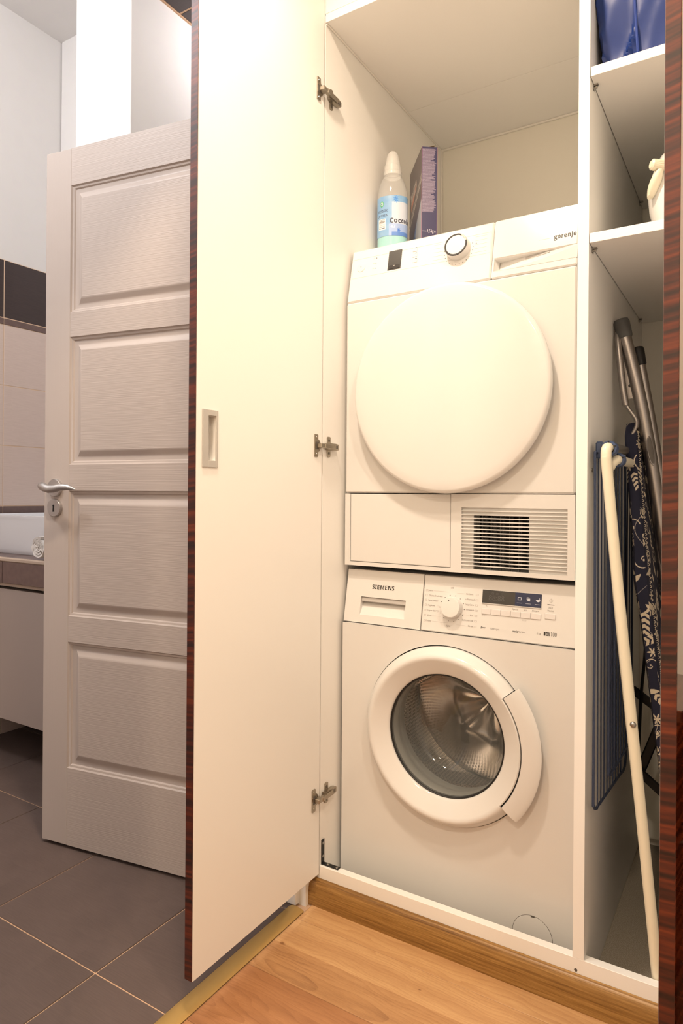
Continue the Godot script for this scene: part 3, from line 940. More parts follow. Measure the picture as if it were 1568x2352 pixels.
func washer_panel(w: Node3D) -> void:
	var n := Vector3(0, 0.178, 0.984).normalized()
	var frame := Transform3D(Basis(Vector3.RIGHT, Vector3(0, n.z, -n.y), n), Vector3(0.0, 0.718, -0.005))
	# detergent drawer front with its grip
	var dg := G.new()
	dg.box(Vector3(0.0, 0.0, -0.03), Vector3(0.047, 0.1402, 0.0))
	dg.box(Vector3(0.180, 0.0, -0.03), Vector3(0.2258, 0.1402, 0.0))
	dg.box(Vector3(0.047, 0.069, -0.03), Vector3(0.180, 0.1402, 0.0))
	dg.box(Vector3(0.047, 0.0, -0.03), Vector3(0.180, 0.021, 0.0))
	dg.quad(Vector3(0.047, 0.021, -0.002), Vector3(0.180, 0.021, -0.002), Vector3(0.180, 0.069, -0.024), Vector3(0.047, 0.069, -0.024))
	var dr := part("detergent_drawer", dg, M.plastic, w, 20.0)
	dr.transform = frame
	part("grip_lip", B(0.0475, 0.0565, -0.012, 0.1795, 0.0685, -0.003, 0.0015), mat(Color(0.74, 0.73, 0.72), 0.15), dr)
	var ln := G.new()
	print_on(ln, "SIEMENS", 0.0783, 0.0968, 0.0112, 0.0, 0.0655, true)
	part("lettering", ln, M.ink, dr)
	# control panel
	var pn := part("control_panel", B(0.2276, 0.0, -0.03, 0.6065, 0.1402, 0.0, 0.0022), M.plastic, w)
	pn.transform = frame
	var kn := G.new()
	kn.lathe(PackedVector2Array([Vector2(0.0262, 0), Vector2(0.0258, 0.003), Vector2(0.0250, 0.004), Vector2(0.0250, 0.0185), Vector2(0.0243, 0.0205), Vector2(0.0225, 0.0212), Vector2(0, 0.0212)]), 48, Transform3D(Basis(Vector3.RIGHT, PI / 2), Vector3(0.3101, 0.0634, 0)))
	part("programme_knob", kn, M.plastic, pn)
	var kd := G.new()
	disc(kd, 0.3062, 0.0805, 0.0211, 0.0014, 0.0003)
	part("knob_dot", kd, M.ink, pn)
	part("display", B(0.3837, 0.0826, 0.0, 0.5257, 0.1140, 0.0012, 0.0004), M.display, pn)
	part("display_touch_field", B(0.4640, 0.0829, 0.0011, 0.5253, 0.1137, 0.0014), mat(Color(0.145, 0.185, 0.31), 0.1), pn)
	part("display_ledge", B(0.3832, 0.0800, 0.0, 0.5262, 0.0826, 0.0016, 0.0005), M.ink_pale, pn)
	for k in 6:
		var x := 0.3843 + 0.02378 * k
		part("button", B(x, 0.0556, 0.0, x + 0.0232, 0.0694, 0.0022, 0.0009), mat(Color(0.86, 0.85, 0.845), 0.35), pn)
	part("button", B(0.5349, 0.0590, 0.0, 0.5594, 0.0722, 0.0022, 0.0009), mat(Color(0.86, 0.85, 0.845), 0.35), pn)
	var p := G.new()
	for q in [["Jeans", 0.2405, 0.1008], ["Shirts/Business", 0.2445, 0.0885], ["Sportswear", 0.2430, 0.0765], ["Hygiene", 0.2430, 0.0640], ["Super 30'/15'", 0.2425, 0.0510], ["Wool", 0.2420, 0.0385], ["Empty", 0.2405, 0.0250], ["Off", 0.3010, 0.1112],
		["Cottons", 0.3420, 0.1000], ["+ Prewash", 0.3410, 0.0872], ["Easy-Care", 0.3405, 0.0744], ["+ Prewash", 0.3405, 0.0620], ["Mix", 0.3555, 0.0490], ["Delicate/Silk", 0.3360, 0.0362], ["Rinse", 0.3525, 0.0232], ["Spin", 0.2965, 0.0181],
		["1000 rpm", 0.4078, 0.0233], ["Perfect", 0.4755, 0.0233], ["8 kg", 0.5185, 0.0244], ["Speed", 0.4580, 0.0745], ["eco", 0.4855, 0.0745], ["Rinse+", 0.5055, 0.0745], ["°C", 0.3930, 0.0760], ["Start", 0.5412, 0.0850], ["Pause", 0.5405, 0.0785]]:
		print_on(p, q[0], q[1], q[2], 0.0038)
	part("small_print", p, M.ink_grey, pn).set_meta("kind", "stuff")
	var pd := G.new()
	print_on(pd, "A+++", 0.3842, 0.0238, 0.0062, 0.0, 0.0118, true)
	print_on(pd, "vario", 0.4620, 0.0233, 0.0048, 0.0, 0.0130, true)
	print_on(pd, "100", 0.5500, 0.0258, 0.0088, 0.0, 0.0135)
	bar(pd, 0.5345, 0.0215, 0.5385, 0.0300, 0.0)
	frame_line(pd, 0.5395, 0.0215, 0.5460, 0.0300, 0.0016, 0.0)
	bar(pd, 0.5420, 0.0245, 0.5435, 0.0270, 0.0); bar(pd, 0.5470, 0.0215, 0.5485, 0.0300, 0.0)
	bar(pd, 0.5395, 0.0915, 0.5552, 0.0928, 0.0)
	for k in 14:
		var a := PI / 2 + TAU * (k + 0.5) / 14.0
		disc(pd, 0.3075 + 0.0322 * cos(a), 0.0615 + 0.0322 * sin(a), 0.0, 0.0010, 0.0003, 8)
	part("bold_print", pd, M.ink, pn).set_meta("kind", "stuff")
	var fl := G.new()
	for q in [[0.2555, 0.1008, 0.295], [0.2680, 0.0640, 0.2745], [0.2540, 0.0385, 0.2790], [0.2580, 0.0250, 0.300], [0.318, 0.1000, 0.340], [0.335, 0.0490, 0.353], [0.322, 0.0232, 0.351]]:
		bar(fl, q[0], q[1] - 0.0002, q[2], q[1] + 0.0002, 0.0)
	for y in [0.1008, 0.0885, 0.0765, 0.0640, 0.0510, 0.0385, 0.0250]: frame_line(fl, 0.2345, y - 0.0025, 0.2390, y + 0.0025, 0.0006, 0.0)
	for y in [0.1000, 0.0872, 0.0744, 0.0620, 0.0490, 0.0362, 0.0232]: frame_line(fl, 0.3670, y - 0.0020, 0.3735, y + 0.0020, 0.0006, 0.0)
	frame_line(fl, 0.4830, 0.0495, 0.4930, 0.0525, 0.0006, 0.0)
	print_on(fl, "RESET", 0.3850, 0.0525, 0.0034)
	fl.lathe(PackedVector2Array([Vector2(0.0042, 0), Vector2(0.0042, 0.0003), Vector2(0.0036, 0.0003)]), 16, Transform3D(Basis(Vector3.RIGHT, PI / 2), Vector3(0.5472, 0.1015, 0)))
	bar(fl, 0.5468, 0.0965, 0.5476, 0.1065, 0.0)
	part("guide_lines", fl, M.ink_pale, pn).set_meta("kind", "stuff")
	var dd := G.new()
	print_on(dd, "88:88", 0.4000, 0.0955, 0.0115, 0.0011, 0.038)
	for x in [0.407, 0.418, 0.429]: frame_line(dd, x, 0.1045, x + 0.005, 0.1085, 0.0006, 0.0011)
	part("display_digits", dd, mat(Color(0.33, 0.33, 0.33), 0.3), pn).set_meta("kind", "stuff")
	var di := G.new()
	for x in [0.4695, 0.4900, 0.5120]:
		bar(di, x - 0.001, 0.0893, x + 0.0115, 0.0899, 0.0013)
	frame_line(di, 0.4705, 0.0965, 0.4790, 0.1035, 0.0012, 0.0013)
	frame_line(di, 0.4915, 0.0985, 0.4975, 0.1045, 0.0010, 0.0013)
	bar(di, 0.4935, 0.0960, 0.4995, 0.1020, 0.0013)
	di.extrude(lens(0.0, 0.0050, PI, TAU, 8), 0.0013, 0.0016, Transform3D(Basis(), Vector3(0.5180, 0.1005, 0)))
	bar(di, 0.5205, 0.1005, 0.5215, 0.1045, 0.0013)
	part("display_icons", di, mat(Color(0.80, 0.83, 0.88), 0.4), pn).set_meta("kind", "stuff")

func washer_door(w: Node3D) -> void:
	var at := Transform3D(Basis(Vector3.RIGHT, PI / 2), Vector3(0.30, 0.468, 0))
	var d := holder("porthole_door", w)
	var full := PackedVector2Array([Vector2(0.2175, -0.008), Vector2(0.2175, 0.006), Vector2(0.2160, 0.0105), Vector2(0.2125, 0.0165), Vector2(0.2070, 0.0250), Vector2(0.2030, 0.0300), Vector2(0.1980, 0.0330), Vector2(0.1925, 0.0335), Vector2(0.1870, 0.0310), Vector2(0.1700, 0.0215), Vector2(0.1560, 0.0135), Vector2(0.1520, 0.0105), Vector2(0.1505, 0.0075), Vector2(0.1505, -0.010)])
	var cut := PackedVector2Array([Vector2(0.1950, 0.0005), Vector2(0.1950, 0.0320), Vector2(0.1925, 0.0335), Vector2(0.1870, 0.0310), Vector2(0.1700, 0.0215), Vector2(0.1560, 0.0135), Vector2(0.1520, 0.0105), Vector2(0.1505, 0.0075), Vector2(0.1505, -0.010)])
	# angles run clockwise as seen from the front after the turn: z of the lathe becomes -y
	var h0 := deg_to_rad(-39.0)
	var h1 := deg_to_rad(40.0)
	var g := G.new()
	g.lathe(full, 100, at, h1, h0 + TAU)
	g.lathe(cut, 30, at, h0, h1)
	part("door_ring", g, M.gloss, d, 50.0)
	var gp := G.new()
	gp.lathe(PackedVector2Array([Vector2(0.228, -0.0065), Vector2(0.190, -0.0065)]), 72, at)
	part("door_gap", gp, M.dark_rubber, d)
	# grip: a raised sector on the right
	var rings := []
	for k in 25:
		var a := -lerpf(h0 + 0.006, h1 - 0.006, k / 24.0)
		var e := Vector2(cos(a), sin(a))
		var r := PackedVector3Array()
		for q in [[0.1985, 0.006], [0.1975, 0.030], [0.1990, 0.0345], [0.2120, 0.0350], [0.2300, 0.0325], [0.2400, 0.0290], [0.2420, 0.0265], [0.2400, 0.0225], [0.2260, 0.0185], [0.2190, 0.006]]:
			r.append(Vector3(0.30 + e.x * q[0], 0.468 + e.y * q[0], q[1]))
		rings.append(r)
	var hg := G.new()
	hg.loft(rings)
	part("door_grip", hg, M.gloss, d, 35.0)
	var bez := G.new()
	bez.lathe(PackedVector2Array([Vector2(0.1506, -0.002), Vector2(0.1506, 0.0062), Vector2(0.1485, 0.0070), Vector2(0.1465, 0.0050), Vector2(0.1465, -0.004)]), 90, at)
	part("bezel", bez, M.dark_rubber, d)
	var gl := G.new()
	gl.lathe(PackedVector2Array([Vector2(0.1465, 0.003), Vector2(0.1445, -0.004), Vector2(0.139, -0.012), Vector2(0.131, -0.030), Vector2(0.122, -0.055), Vector2(0.108, -0.074), Vector2(0.085, -0.086), Vector2(0.05, -0.093), Vector2(0.0, -0.095)]), 72, at)
	part("door_glass", gl, M.glass, d, 70.0)
	# grey door seal
	var ga := G.new()
	ga.lathe(PackedVector2Array([Vector2(0.155, -0.004), Vector2(0.149, -0.012), Vector2(0.1445, -0.022), Vector2(0.1465, -0.034), Vector2(0.1520, -0.046), Vector2(0.1550, -0.060), Vector2(0.1530, -0.078), Vector2(0.1600, -0.092)]), 72, at)
	part("door_seal", ga, M.gasket, w, 60.0)
	# drum of perforated steel with three lifters and a pressed back
	var dr := G.new()
	var seg := 72
	for k in seg:
		var t0 := TAU * k / seg
		var t1 := TAU * (k + 1) / seg
		for q in [[0.1560, -0.084, 0.1530, -0.092], [0.1530, -0.092, 0.165, -0.098], [0.165, -0.098, 0.222, -0.115], [0.222, -0.115, 0.236, -0.130], [0.236, -0.130, 0.236, -0.34]]:
			var P := []
			for e in [[t0, 0], [t1, 0], [t1, 1], [t0, 1]]:
				var r: float = q[e[1] * 2]
				P.append(Vector3(0.30 + cos(e[0]) * r, 0.468 + sin(e[0]) * r, q[e[1] * 2 + 1]))
			dr.quad_uv(P[0], P[3], P[2], P[1], Vector2(t0 * 0.2345, q[1]), Vector2(t0 * 0.2345, q[3]), Vector2(t1 * 0.2345, q[3]), Vector2(t1 * 0.2345, q[1]))
	var dm := part("drum", dr, M.drum, w, 50.0)
	var bk := G.new()
	var rr := []
	for q in [[0.236, 0.0], [0.215, 0.012], [0.16, 0.022], [0.12, 0.05], [0.085, 0.062], [0.05, 0.03], [0.02, 0.022]]:
		var ring := PackedVector3Array()
		for k in 72:
			var a := TAU * k / 72.0
			var lobes := 0.5 + 0.5 * cos(a * 3.0 + 0.5)
			ring.append(Vector3(0.30 + cos(a) * q[0], 0.468 + sin(a) * q[0], -0.345 + q[1] * lerpf(0.25, 1.0, lobes)))
		rr.append(ring)
	for i in rr.size() - 1:
		for k in 72: bk.quad(rr[i][k], rr[i][(k + 1) % 72], rr[i + 1][(k + 1) % 72], rr[i + 1][k])
	for k in 72: bk.tri(rr[-1][k], rr[-1][(k + 1) % 72], Vector3(0.30, 0.468, -0.330))
	part("drum_back", bk, M.drum_plain, dm, 60.0)
	for k in 3:
		var a := deg_to_rad(165.0 + 120.0 * k)
		var lg := G.new()
		var e := Vector3(cos(a), sin(a), 0)
		var s := Vector3(-sin(a), cos(a), 0)
		var lr := []
		for z in [-0.125, -0.135, -0.18, -0.25, -0.31, -0.34]:
			var hgt: float = 0.030 if z > -0.13 else 0.052
			var ring := PackedVector3Array()
			for q in [[-0.034, 0.0], [-0.020, 0.35], [-0.010, 0.85], [-0.004, 1.0], [0.004, 1.0], [0.010, 0.85], [0.020, 0.35], [0.034, 0.0]]:
				ring.append(Vector3(0.30, 0.468, z) + e * (0.2355 - q[1] * hgt) + s * q[0])
			lr.append(ring)
		lg.loft(lr)
		part("lifter", lg, M.drum, dm, 60.0)

# ---------------------------------------------------------------- dryer
func build_dryer() -> void:
	var w := thing("tumble_dryer", "white tumble dryer with a large plain round door, stacked on the washing machine", "dryer", Vector3(0.010, 0.869, -0.098))
	var g := G.new()
	g.box(Vector3(0, 0, -0.60), Vector3(0.602, 0.8500, -0.105))
	g.box(Vector3(0, 0.1945, -0.11), Vector3(0.602, 0.7055, 0.0), 0.004)
	g.box(Vector3(0, 0.7, -0.11), Vector3(0.602, 0.8500, -0.045))
	part("body", g, M.enamel, w, 20.0)
	part("top", B(0.0, 0.8500, -0.60, 0.602, 0.8540, -0.045, 0.001), mat(Color(0.94, 0.935, 0.92), 0.35), w)
	# kick plate: left flap and right grille frame
	var fr := G.new()
	fr.box(Vector3(0.0, 0.0, -0.106), Vector3(0.016, 0.1925, -0.0005))
	fr.box(Vector3(0.016, 0.0, -0.106), Vector3(0.306, 0.010, -0.0005))
	fr.box(Vector3(0.3060, 0.0, -0.106), Vector3(0.3335, 0.1925, -0.0005))
	fr.box(Vector3(0.5860, 0.0, -0.106), Vector3(0.602, 0.1925, -0.0005))
	fr.box(Vector3(0.3335, 0.1600, -0.106), Vector3(0.5860, 0.1925, -0.0005))
	fr.box(Vector3(0.3335, 0.0, -0.106), Vector3(0.5860, 0.0105, -0.0005))
	var kp := part("kick_plate", fr, M.plastic, w, 20.0)
	part("service_flap", B(0.0172, 0.0112, -0.10, 0.3045, 0.1920, -0.0008, 0.0015), M.plastic, w)
	# backing of the grille with the dark intake in it
	part("grille_backing", boxes([
		[Vector3(0.333, 0.010, -0.02), Vector3(0.3625, 0.1605, -0.0075)], [Vector3(0.4975, 0.010, -0.02), Vector3(0.5865, 0.1605, -0.0075)],
		[Vector3(0.3625, 0.1410, -0.02), Vector3(0.4975, 0.1605, -0.0075)]]), M.plastic, kp)
	part("intake_recess", B(0.345, 0.009, -0.104, 0.515, 0.15, -0.100), M.black, kp)
	var rb := G.new()
	for k in 5: rb.box(Vector3(0.3830 + 0.0225 * k, 0.010, -0.018), Vector3(0.3845 + 0.0225 * k, 0.1415, -0.008))
	for k in 6: rb.tube([Vector3(0.372 + 0.022 * k, 0.010, -0.07), Vector3(0.372 + 0.022 * k, 0.14, -0.07)], 0.006, 8)
	part("intake_ribs", rb, M.rubber, kp)
	for k in 16:
		var y := 0.0105 + 0.00882 * (k + 1)
		part("slat", B(0.3325, y - 0.0013, -0.009, 0.587, y + 0.0013, -0.0010, 0.0004), M.plastic, kp)
	# the door: a shallow dome
	var dg := G.new()
	dg.lathe(PackedVector2Array([Vector2(0.2400, 0.0), Vector2(0.2410, 0.013), Vector2(0.2535, 0.0175), Vector2(0.2560, 0.022), Vector2(0.2555, 0.029), Vector2(0.2525, 0.0345), Vector2(0.2460, 0.0378), Vector2(0.225, 0.0400), Vector2(0.17, 0.0425), Vector2(0.10, 0.0440), Vector2(0.0, 0.0445)]), 120, Transform3D(Basis(Vector3.RIGHT, PI / 2), Vector3(0.3015, 0.4495, 0)))
	part("door", dg, M.gloss, w, 50.0)
	dryer_panel(w)

func dryer_panel(w: Node3D) -> void:
	var n := Vector3(0, 0.203, 0.979).normalized()
	var frame := Transform3D(Basis(Vector3.RIGHT, Vector3(0, n.z, -n.y), n), Vector3(0, 0.707, 0))
	var pm := part("control_panel", B(0.0, 0.0, -0.06, 0.4018, 0.1525, 0.0, 0.004), M.gloss, w)
	pm.transform = frame
	var kn := G.new()
	var ka := Transform3D(Basis(Vector3.RIGHT, PI / 2), Vector3(0.3140, 0.0965, 0))
	kn.lathe(PackedVector2Array([Vector2(0.0315, 0), Vector2(0.0305, 0.004), Vector2(0.0300, 0.018), Vector2(0.0295, 0.021)]), 48, ka)
	kn.lathe(PackedVector2Array([Vector2(0.0250, 0.0215), Vector2(0.0, 0.0225)]), 48, ka)
	part("programme_knob", kn, M.plastic, pm)
	var kr := G.new()
	kr.lathe(PackedVector2Array([Vector2(0.0296, 0.0208), Vector2(0.0290, 0.0222), Vector2(0.0255, 0.0222), Vector2(0.0250, 0.0214)]), 48, ka, deg_to_rad(-15.0), deg_to_rad(300.0))
	part("knob_ring", kr, M.black, pm)
	var kc := G.new()
	kc.lathe(PackedVector2Array([Vector2(0.0296, 0.0208), Vector2(0.0290, 0.0222), Vector2(0.0255, 0.0222), Vector2(0.0250, 0.0214)]), 12, ka, deg_to_rad(300.0), deg_to_rad(345.0))
	part("knob_marker", kc, M.steel, pm)
	part("display", B(0.1160, 0.0745, 0.0, 0.1545, 0.1295, 0.0010, 0.0004), M.display, pm)
	var ds := part("display_key", B(0.1200, 0.0770, 0.0010, 0.1510, 0.0875, 0.0018, 0.0004), M.ink, pm)
	part("display_key_mark", B(0.1330, 0.0845, 0.0018, 0.1375, 0.0862, 0.0020), M.ink_pale, pm)
	ds.set_meta("label", "black key under the dark window")
	var pb := G.new()
	pb.lathe(PackedVector2Array([Vector2(0.0125, 0), Vector2(0.0120, 0.0012), Vector2(0.0100, 0.0018), Vector2(0, 0.0014)]), 28, Transform3D(Basis(Vector3.RIGHT, PI / 2), Vector3(0.0335, 0.0985, 0)))
	part("power_button", pb, M.plastic, pm)
	for k in 3:
		var y := 0.083 + 0.0155 * k
		part("key", B(0.1880 - 0.001 * k, y, 0.0, 0.2010 - 0.001 * k, y + 0.012, 0.0012, 0.0005), M.plastic, pm)
	var p := G.new()
	for k in 3:
		disc(p, 0.0780 + 0.0007 * k, 0.0895 + 0.0145 * k, 0.0, 0.0013, 0.0003, 8)
		bar(p, 0.1950 - 0.001 * k, 0.0925 + 0.0155 * k, 0.2000 - 0.001 * k, 0.0940 + 0.0155 * k, 0.0012)
	for k in 16:
		var a := deg_to_rad(-200.0 + 220.0 * k / 15.0)
		disc(p, 0.3140 + 0.0375 * cos(a), 0.0930 + 0.0375 * sin(a), 0.0, 0.0011, 0.0003, 8)
	disc(p, 0.3590, 0.1030, 0.0, 0.0013, 0.0003, 8)
	disc(p, 0.0335, 0.1005, 0.0016, 0.0011, 0.0003, 8)
	part("print_dots", p, M.ink, pm).set_meta("kind", "stuff")
	var q := G.new()
	frame_line(q, 0.0080, 0.0700, 0.3960, 0.1255, 0.0004, 0.0)
	for k in 5:
		bar(q, 0.2450, 0.0780 + 0.0105 * k, 0.2760 - 0.002 * absf(k - 2), 0.0784 + 0.0105 * k, 0.0)
		bar(q, 0.3560, 0.0780 + 0.0105 * k, 0.3860, 0.0784 + 0.0105 * k, 0.0)
	for k in 3: frame_line(q, 0.0700, 0.0880 + 0.0145 * k, 0.0740, 0.0915 + 0.0145 * k, 0.0005, 0.0)
	part("guide_lines", q, M.ink_pale, pm).set_meta("kind", "stuff")
	# water container on the right, with the scooped grip
	var dg := G.new()
	dg.box(Vector3(0.4040, 0.0495, -0.06), Vector3(0.602, 0.1525, 0.0), 0.003)
	dg.box(Vector3(0.4040, 0.0, -0.06), Vector3(0.602, 0.0200, 0.0), 0.003)
	dg.box(Vector3(0.4040, 0.003, -0.06), Vector3(0.4085, 0.149, -0.0006))
	# scoop: deep at the left, running out at the right
	var a0 := Vector3(0.4085, 0.0190, -0.003)
	var a1 := Vector3(0.4160, 0.0270, -0.020)
	var a2 := Vector3(0.4160, 0.0510, -0.020)
	var a3 := Vector3(0.4085, 0.0510, -0.003)
	dg.quad(a0, a1, a2, a3)
	var prev := [Vector3(0.4160, 0.0190, -0.003), a1, Vector3(0.4160, 0.0365, -0.0215), Vector3(0.4160, 0.0510, -0.0225)]
	dg.tri(a0, prev[0], a1)
	for k in range(1, 13):
		var f := k / 12.0
		var x := lerpf(0.4160, 0.602, f)
		var dp := 0.0215 * (1.0 - f) * (1.0 - 0.3 * f)
		var cur := [Vector3(x, lerpf(0.0190, 0.0480, f * f), -0.003 * (1 - f)), Vector3(x, lerpf(0.0270, 0.0485, f * f), -dp * 0.93), Vector3(x, lerpf(0.0365, 0.0490, f * f), -dp), Vector3(x, 0.0510, -dp)]
		for e in 3: dg.quad(prev[e], cur[e], cur[e + 1], prev[e + 1])
		# face below the scoop
		dg.quad(Vector3(prev[0].x, 0.018, -0.0002), Vector3(x, 0.018, -0.0002), cur[0] + Vector3(0, 0, 0.002), prev[0] + Vector3(0, 0, 0.002))
		prev = cur
	var dr := part("water_container", dg, M.gloss, w, 20.0)
	dr.transform = frame
	var sl := G.new()
	sl.extrude(PackedVector2Array([Vector2(0.4400, 0.0352), Vector2(0.5400, 0.0455), Vector2(0.5420, 0.0490), Vector2(0.4360, 0.0490)]), -0.0215, -0.0205, Transform3D(Basis(Vector3.UP, -0.14), Vector3(0.0, 0.0, -0.0596)))
	part("grip_slot", sl, M.ink_pale, dr)
	var lt := G.new()
	print_on(lt, "gorenje", 0.5475, 0.0780, 0.0115, 0.0, 0.0500, true)
	part("lettering", lt, M.ink, dr)
	var l2 := G.new()
	bar(l2, 0.5130, 0.0770, 0.5380, 0.0776, 0.0)
	part("faint_print", l2, M.ink_pale, dr)

# ---------------------------------------------------------------- things on the dryer
func build_on_dryer() -> void:
	# softener bottle
	var b := thing("softener_bottle", "clear plastic fabric softener bottle with aqua liquid, standing on the dryer by the left wall", "bottle", Vector3(0.055, 1.7235, -0.275))
	b.rotation.y = 0.42
	var body := PackedVector2Array([Vector2(0.0, 0.0), Vector2(0.038, 0.0), Vector2(0.0425, 0.005), Vector2(0.0435, 0.02), Vector2(0.0435, 0.185), Vector2(0.0425, 0.205), Vector2(0.039, 0.225), Vector2(0.033, 0.241), Vector2(0.0265, 0.252), Vector2(0.0235, 0.258), Vector2(0.0225, 0.268)])
	var clear := mat(Color(0.96, 0.97, 0.97, 0.16), 0.08)
	clear.transparency = BaseMaterial3D.TRANSPARENCY_ALPHA
	var g := G.new()
	g.lathe(body, 48, Transform3D(), 0.0, TAU, 0.72)
	part("bottle_shell", g, clear, b, 60.0)
	var aqua := mat(Color(0.56, 0.83, 0.83), 0.3)
	var lq := G.new()
	lq.lathe(PackedVector2Array([Vector2(0.0, 0.0015), Vector2(0.037, 0.0015), Vector2(0.0415, 0.006), Vector2(0.0427, 0.02), Vector2(0.0427, 0.098), Vector2(0.0, 0.098)]), 48, Transform3D(), 0.0, TAU, 0.72)
	part("liquid", lq, aqua, b, 50.0)
	var capm := mat(Color(0.93, 0.93, 0.92, 0.45), 0.35)
	capm.transparency = BaseMaterial3D.TRANSPARENCY_ALPHA
	var cp := G.new()
	cp.lathe(PackedVector2Array([Vector2(0.0255, 0.256), Vector2(0.0262, 0.2565), Vector2(0.0262, 0.266), Vector2(0.0245, 0.268), Vector2(0.0240, 0.285), Vector2(0.0215, 0.287), Vector2(0.0185, 0.306), Vector2(0.0150, 0.320), Vector2(0.0095, 0.327), Vector2(0.0, 0.3285)]), 36)
	part("cap", cp, capm, b, 35.0)
	# label sleeve
	var f1 := noise(61, 1.0, 3)
	var lab := paint(512, 256, 1.0, 1.0, func(x: float, y: float) -> Color:
		var c := Color(0.56, 0.70, 0.83).lerp(Color(0.47, 0.65, 0.83), 0.5 + 0.8 * f1.get_noise_2d(x * 6.0, y * 4.0))
		if x > 0.50 and x < 0.76 and y > 0.16 and y < 0.80: c = c.lerp(Color(0.84, 0.85, 0.89), 0.85)
		if y > 0.70 and x > 0.47 and x < 0.80: c = Color(0.62, 0.71, 0.88)
		if y > 0.90 and x > 0.50: c = Color(0.36, 0.52, 0.80)
		var q := Vector2((x - 0.545) * 3.4, y - 0.09)
		if q.length() < 0.105 * (0.75 + 0.25 * cos(atan2(q.y, q.x) * 9.0)): c = Color(0.16, 0.45, 0.78).lerp(Color(0.45, 0.70, 0.92), clampf(f1.get_noise_2d(x * 60.0, y * 30.0) + 0.4, 0.0, 1.0))
		var q2 := Vector2((x - 0.575) * 3.4, y - 0.86)
		if q2.length() < 0.07 * (0.7 + 0.3 * cos(atan2(q2.y, q2.x) * 8.0)): c = Color(0.25, 0.45, 0.80)
		var e := Vector2((x - 0.385) * 3.4, y - 0.19)
		if e.length() < 0.075: c = Color(0.30, 0.66, 0.42) if e.length() > 0.048 else Color(0.90, 0.95, 0.93)
		if e.length() < 0.03: c = Color(0.12, 0.30, 0.55)
		if x > 0.335 and x < 0.435 and y > 0.56 and y < 0.83:
			c = Color(0.93, 0.93, 0.93)
			if y > 0.58 and y < 0.80 and x > 0.345 and x < 0.425 and fposmod(y * 34.0 + f1.get_noise_2d(3.0, y * 60.0) * 0.6, 1.0) > 0.55: c = Color(0.30, 0.28, 0.28)
		if x > 0.32 and x < 0.455 and ((y > 0.33 and y < 0.40) or (y > 0.45 and y < 0.51)):
			if f1.get_noise_2d(x * 120.0, y * 34.0) > 0.12: c = Color(0.16, 0.15, 0.24)
		return c)
	var lm := mat(Color.WHITE, 0.35)
	lm.albedo_texture = tex(lab)
	var ls := G.new()
	for k in 48:
		var t0 := TAU * k / 48.0
		var t1 := TAU * (k + 1) / 48.0
		var y0 := 0.075
		var y1 := 0.190
		var R := 0.0439
		var e0 := Vector3(sin(t0) * R, 0, cos(t0) * R * 0.72)
		var e1 := Vector3(sin(t1) * R, 0, cos(t1) * R * 0.72)
		var u0 := fposmod(0.5 + k / 48.0, 1.0)
		ls.quad_uv(e0 + Vector3(0, y0, 0), e1 + Vector3(0, y0, 0), e1 + Vector3(0, y1, 0), e0 + Vector3(0, y1, 0), Vector2(u0, 0.999), Vector2(u0 + 1.0 / 48.0, 0.999), Vector2(u0 + 1.0 / 48.0, 0.001), Vector2(u0, 0.001))
	part("label_sleeve", ls, lm, b, 60.0)
	var bend := func(v: Vector3) -> Vector3:
		var th := v.x / 0.040
		var R := 0.0441 + v.z
		return Vector3(sin(th) * R, v.y, cos(th) * R * 0.72)
	var tg := G.new()
	var m1 := letters("Coccolino", 0.0135, "Droid Sans", true)
	tg.add_mesh(m1, Transform3D(), func(v: Vector3) -> Vector3: return bend.call(Vector3(v.x * 0.95 - 0.006, v.y + 0.118, v.z)))
	part("brand_lettering", tg, mat(Color(0.15, 0.14, 0.22), 0.4), b)
	var t2 := G.new()
	t2.add_mesh(letters("42", 0.0085, "Droid Sans", true), Transform3D(), func(v: Vector3) -> Vector3: return bend.call(Vector3(v.x - 0.003, v.y + 0.101, v.z)))
	part("number_lettering", t2, mat(Color(0.95, 0.96, 0.98), 0.4), b)
	# detergent carton, turned so that its narrow side faces the hall
	var c := thing("detergent_carton", "tall dark blue washing powder carton with an opened top, right of the softener bottle", "carton", Vector3(0.140, 1.7235, -0.290))
	c.rotation.y = deg_to_rad(37.1)
	var W := 0.0455
	var D := 0.176
	var H := 0.329
	var f2 := noise(63, 1.0, 3)
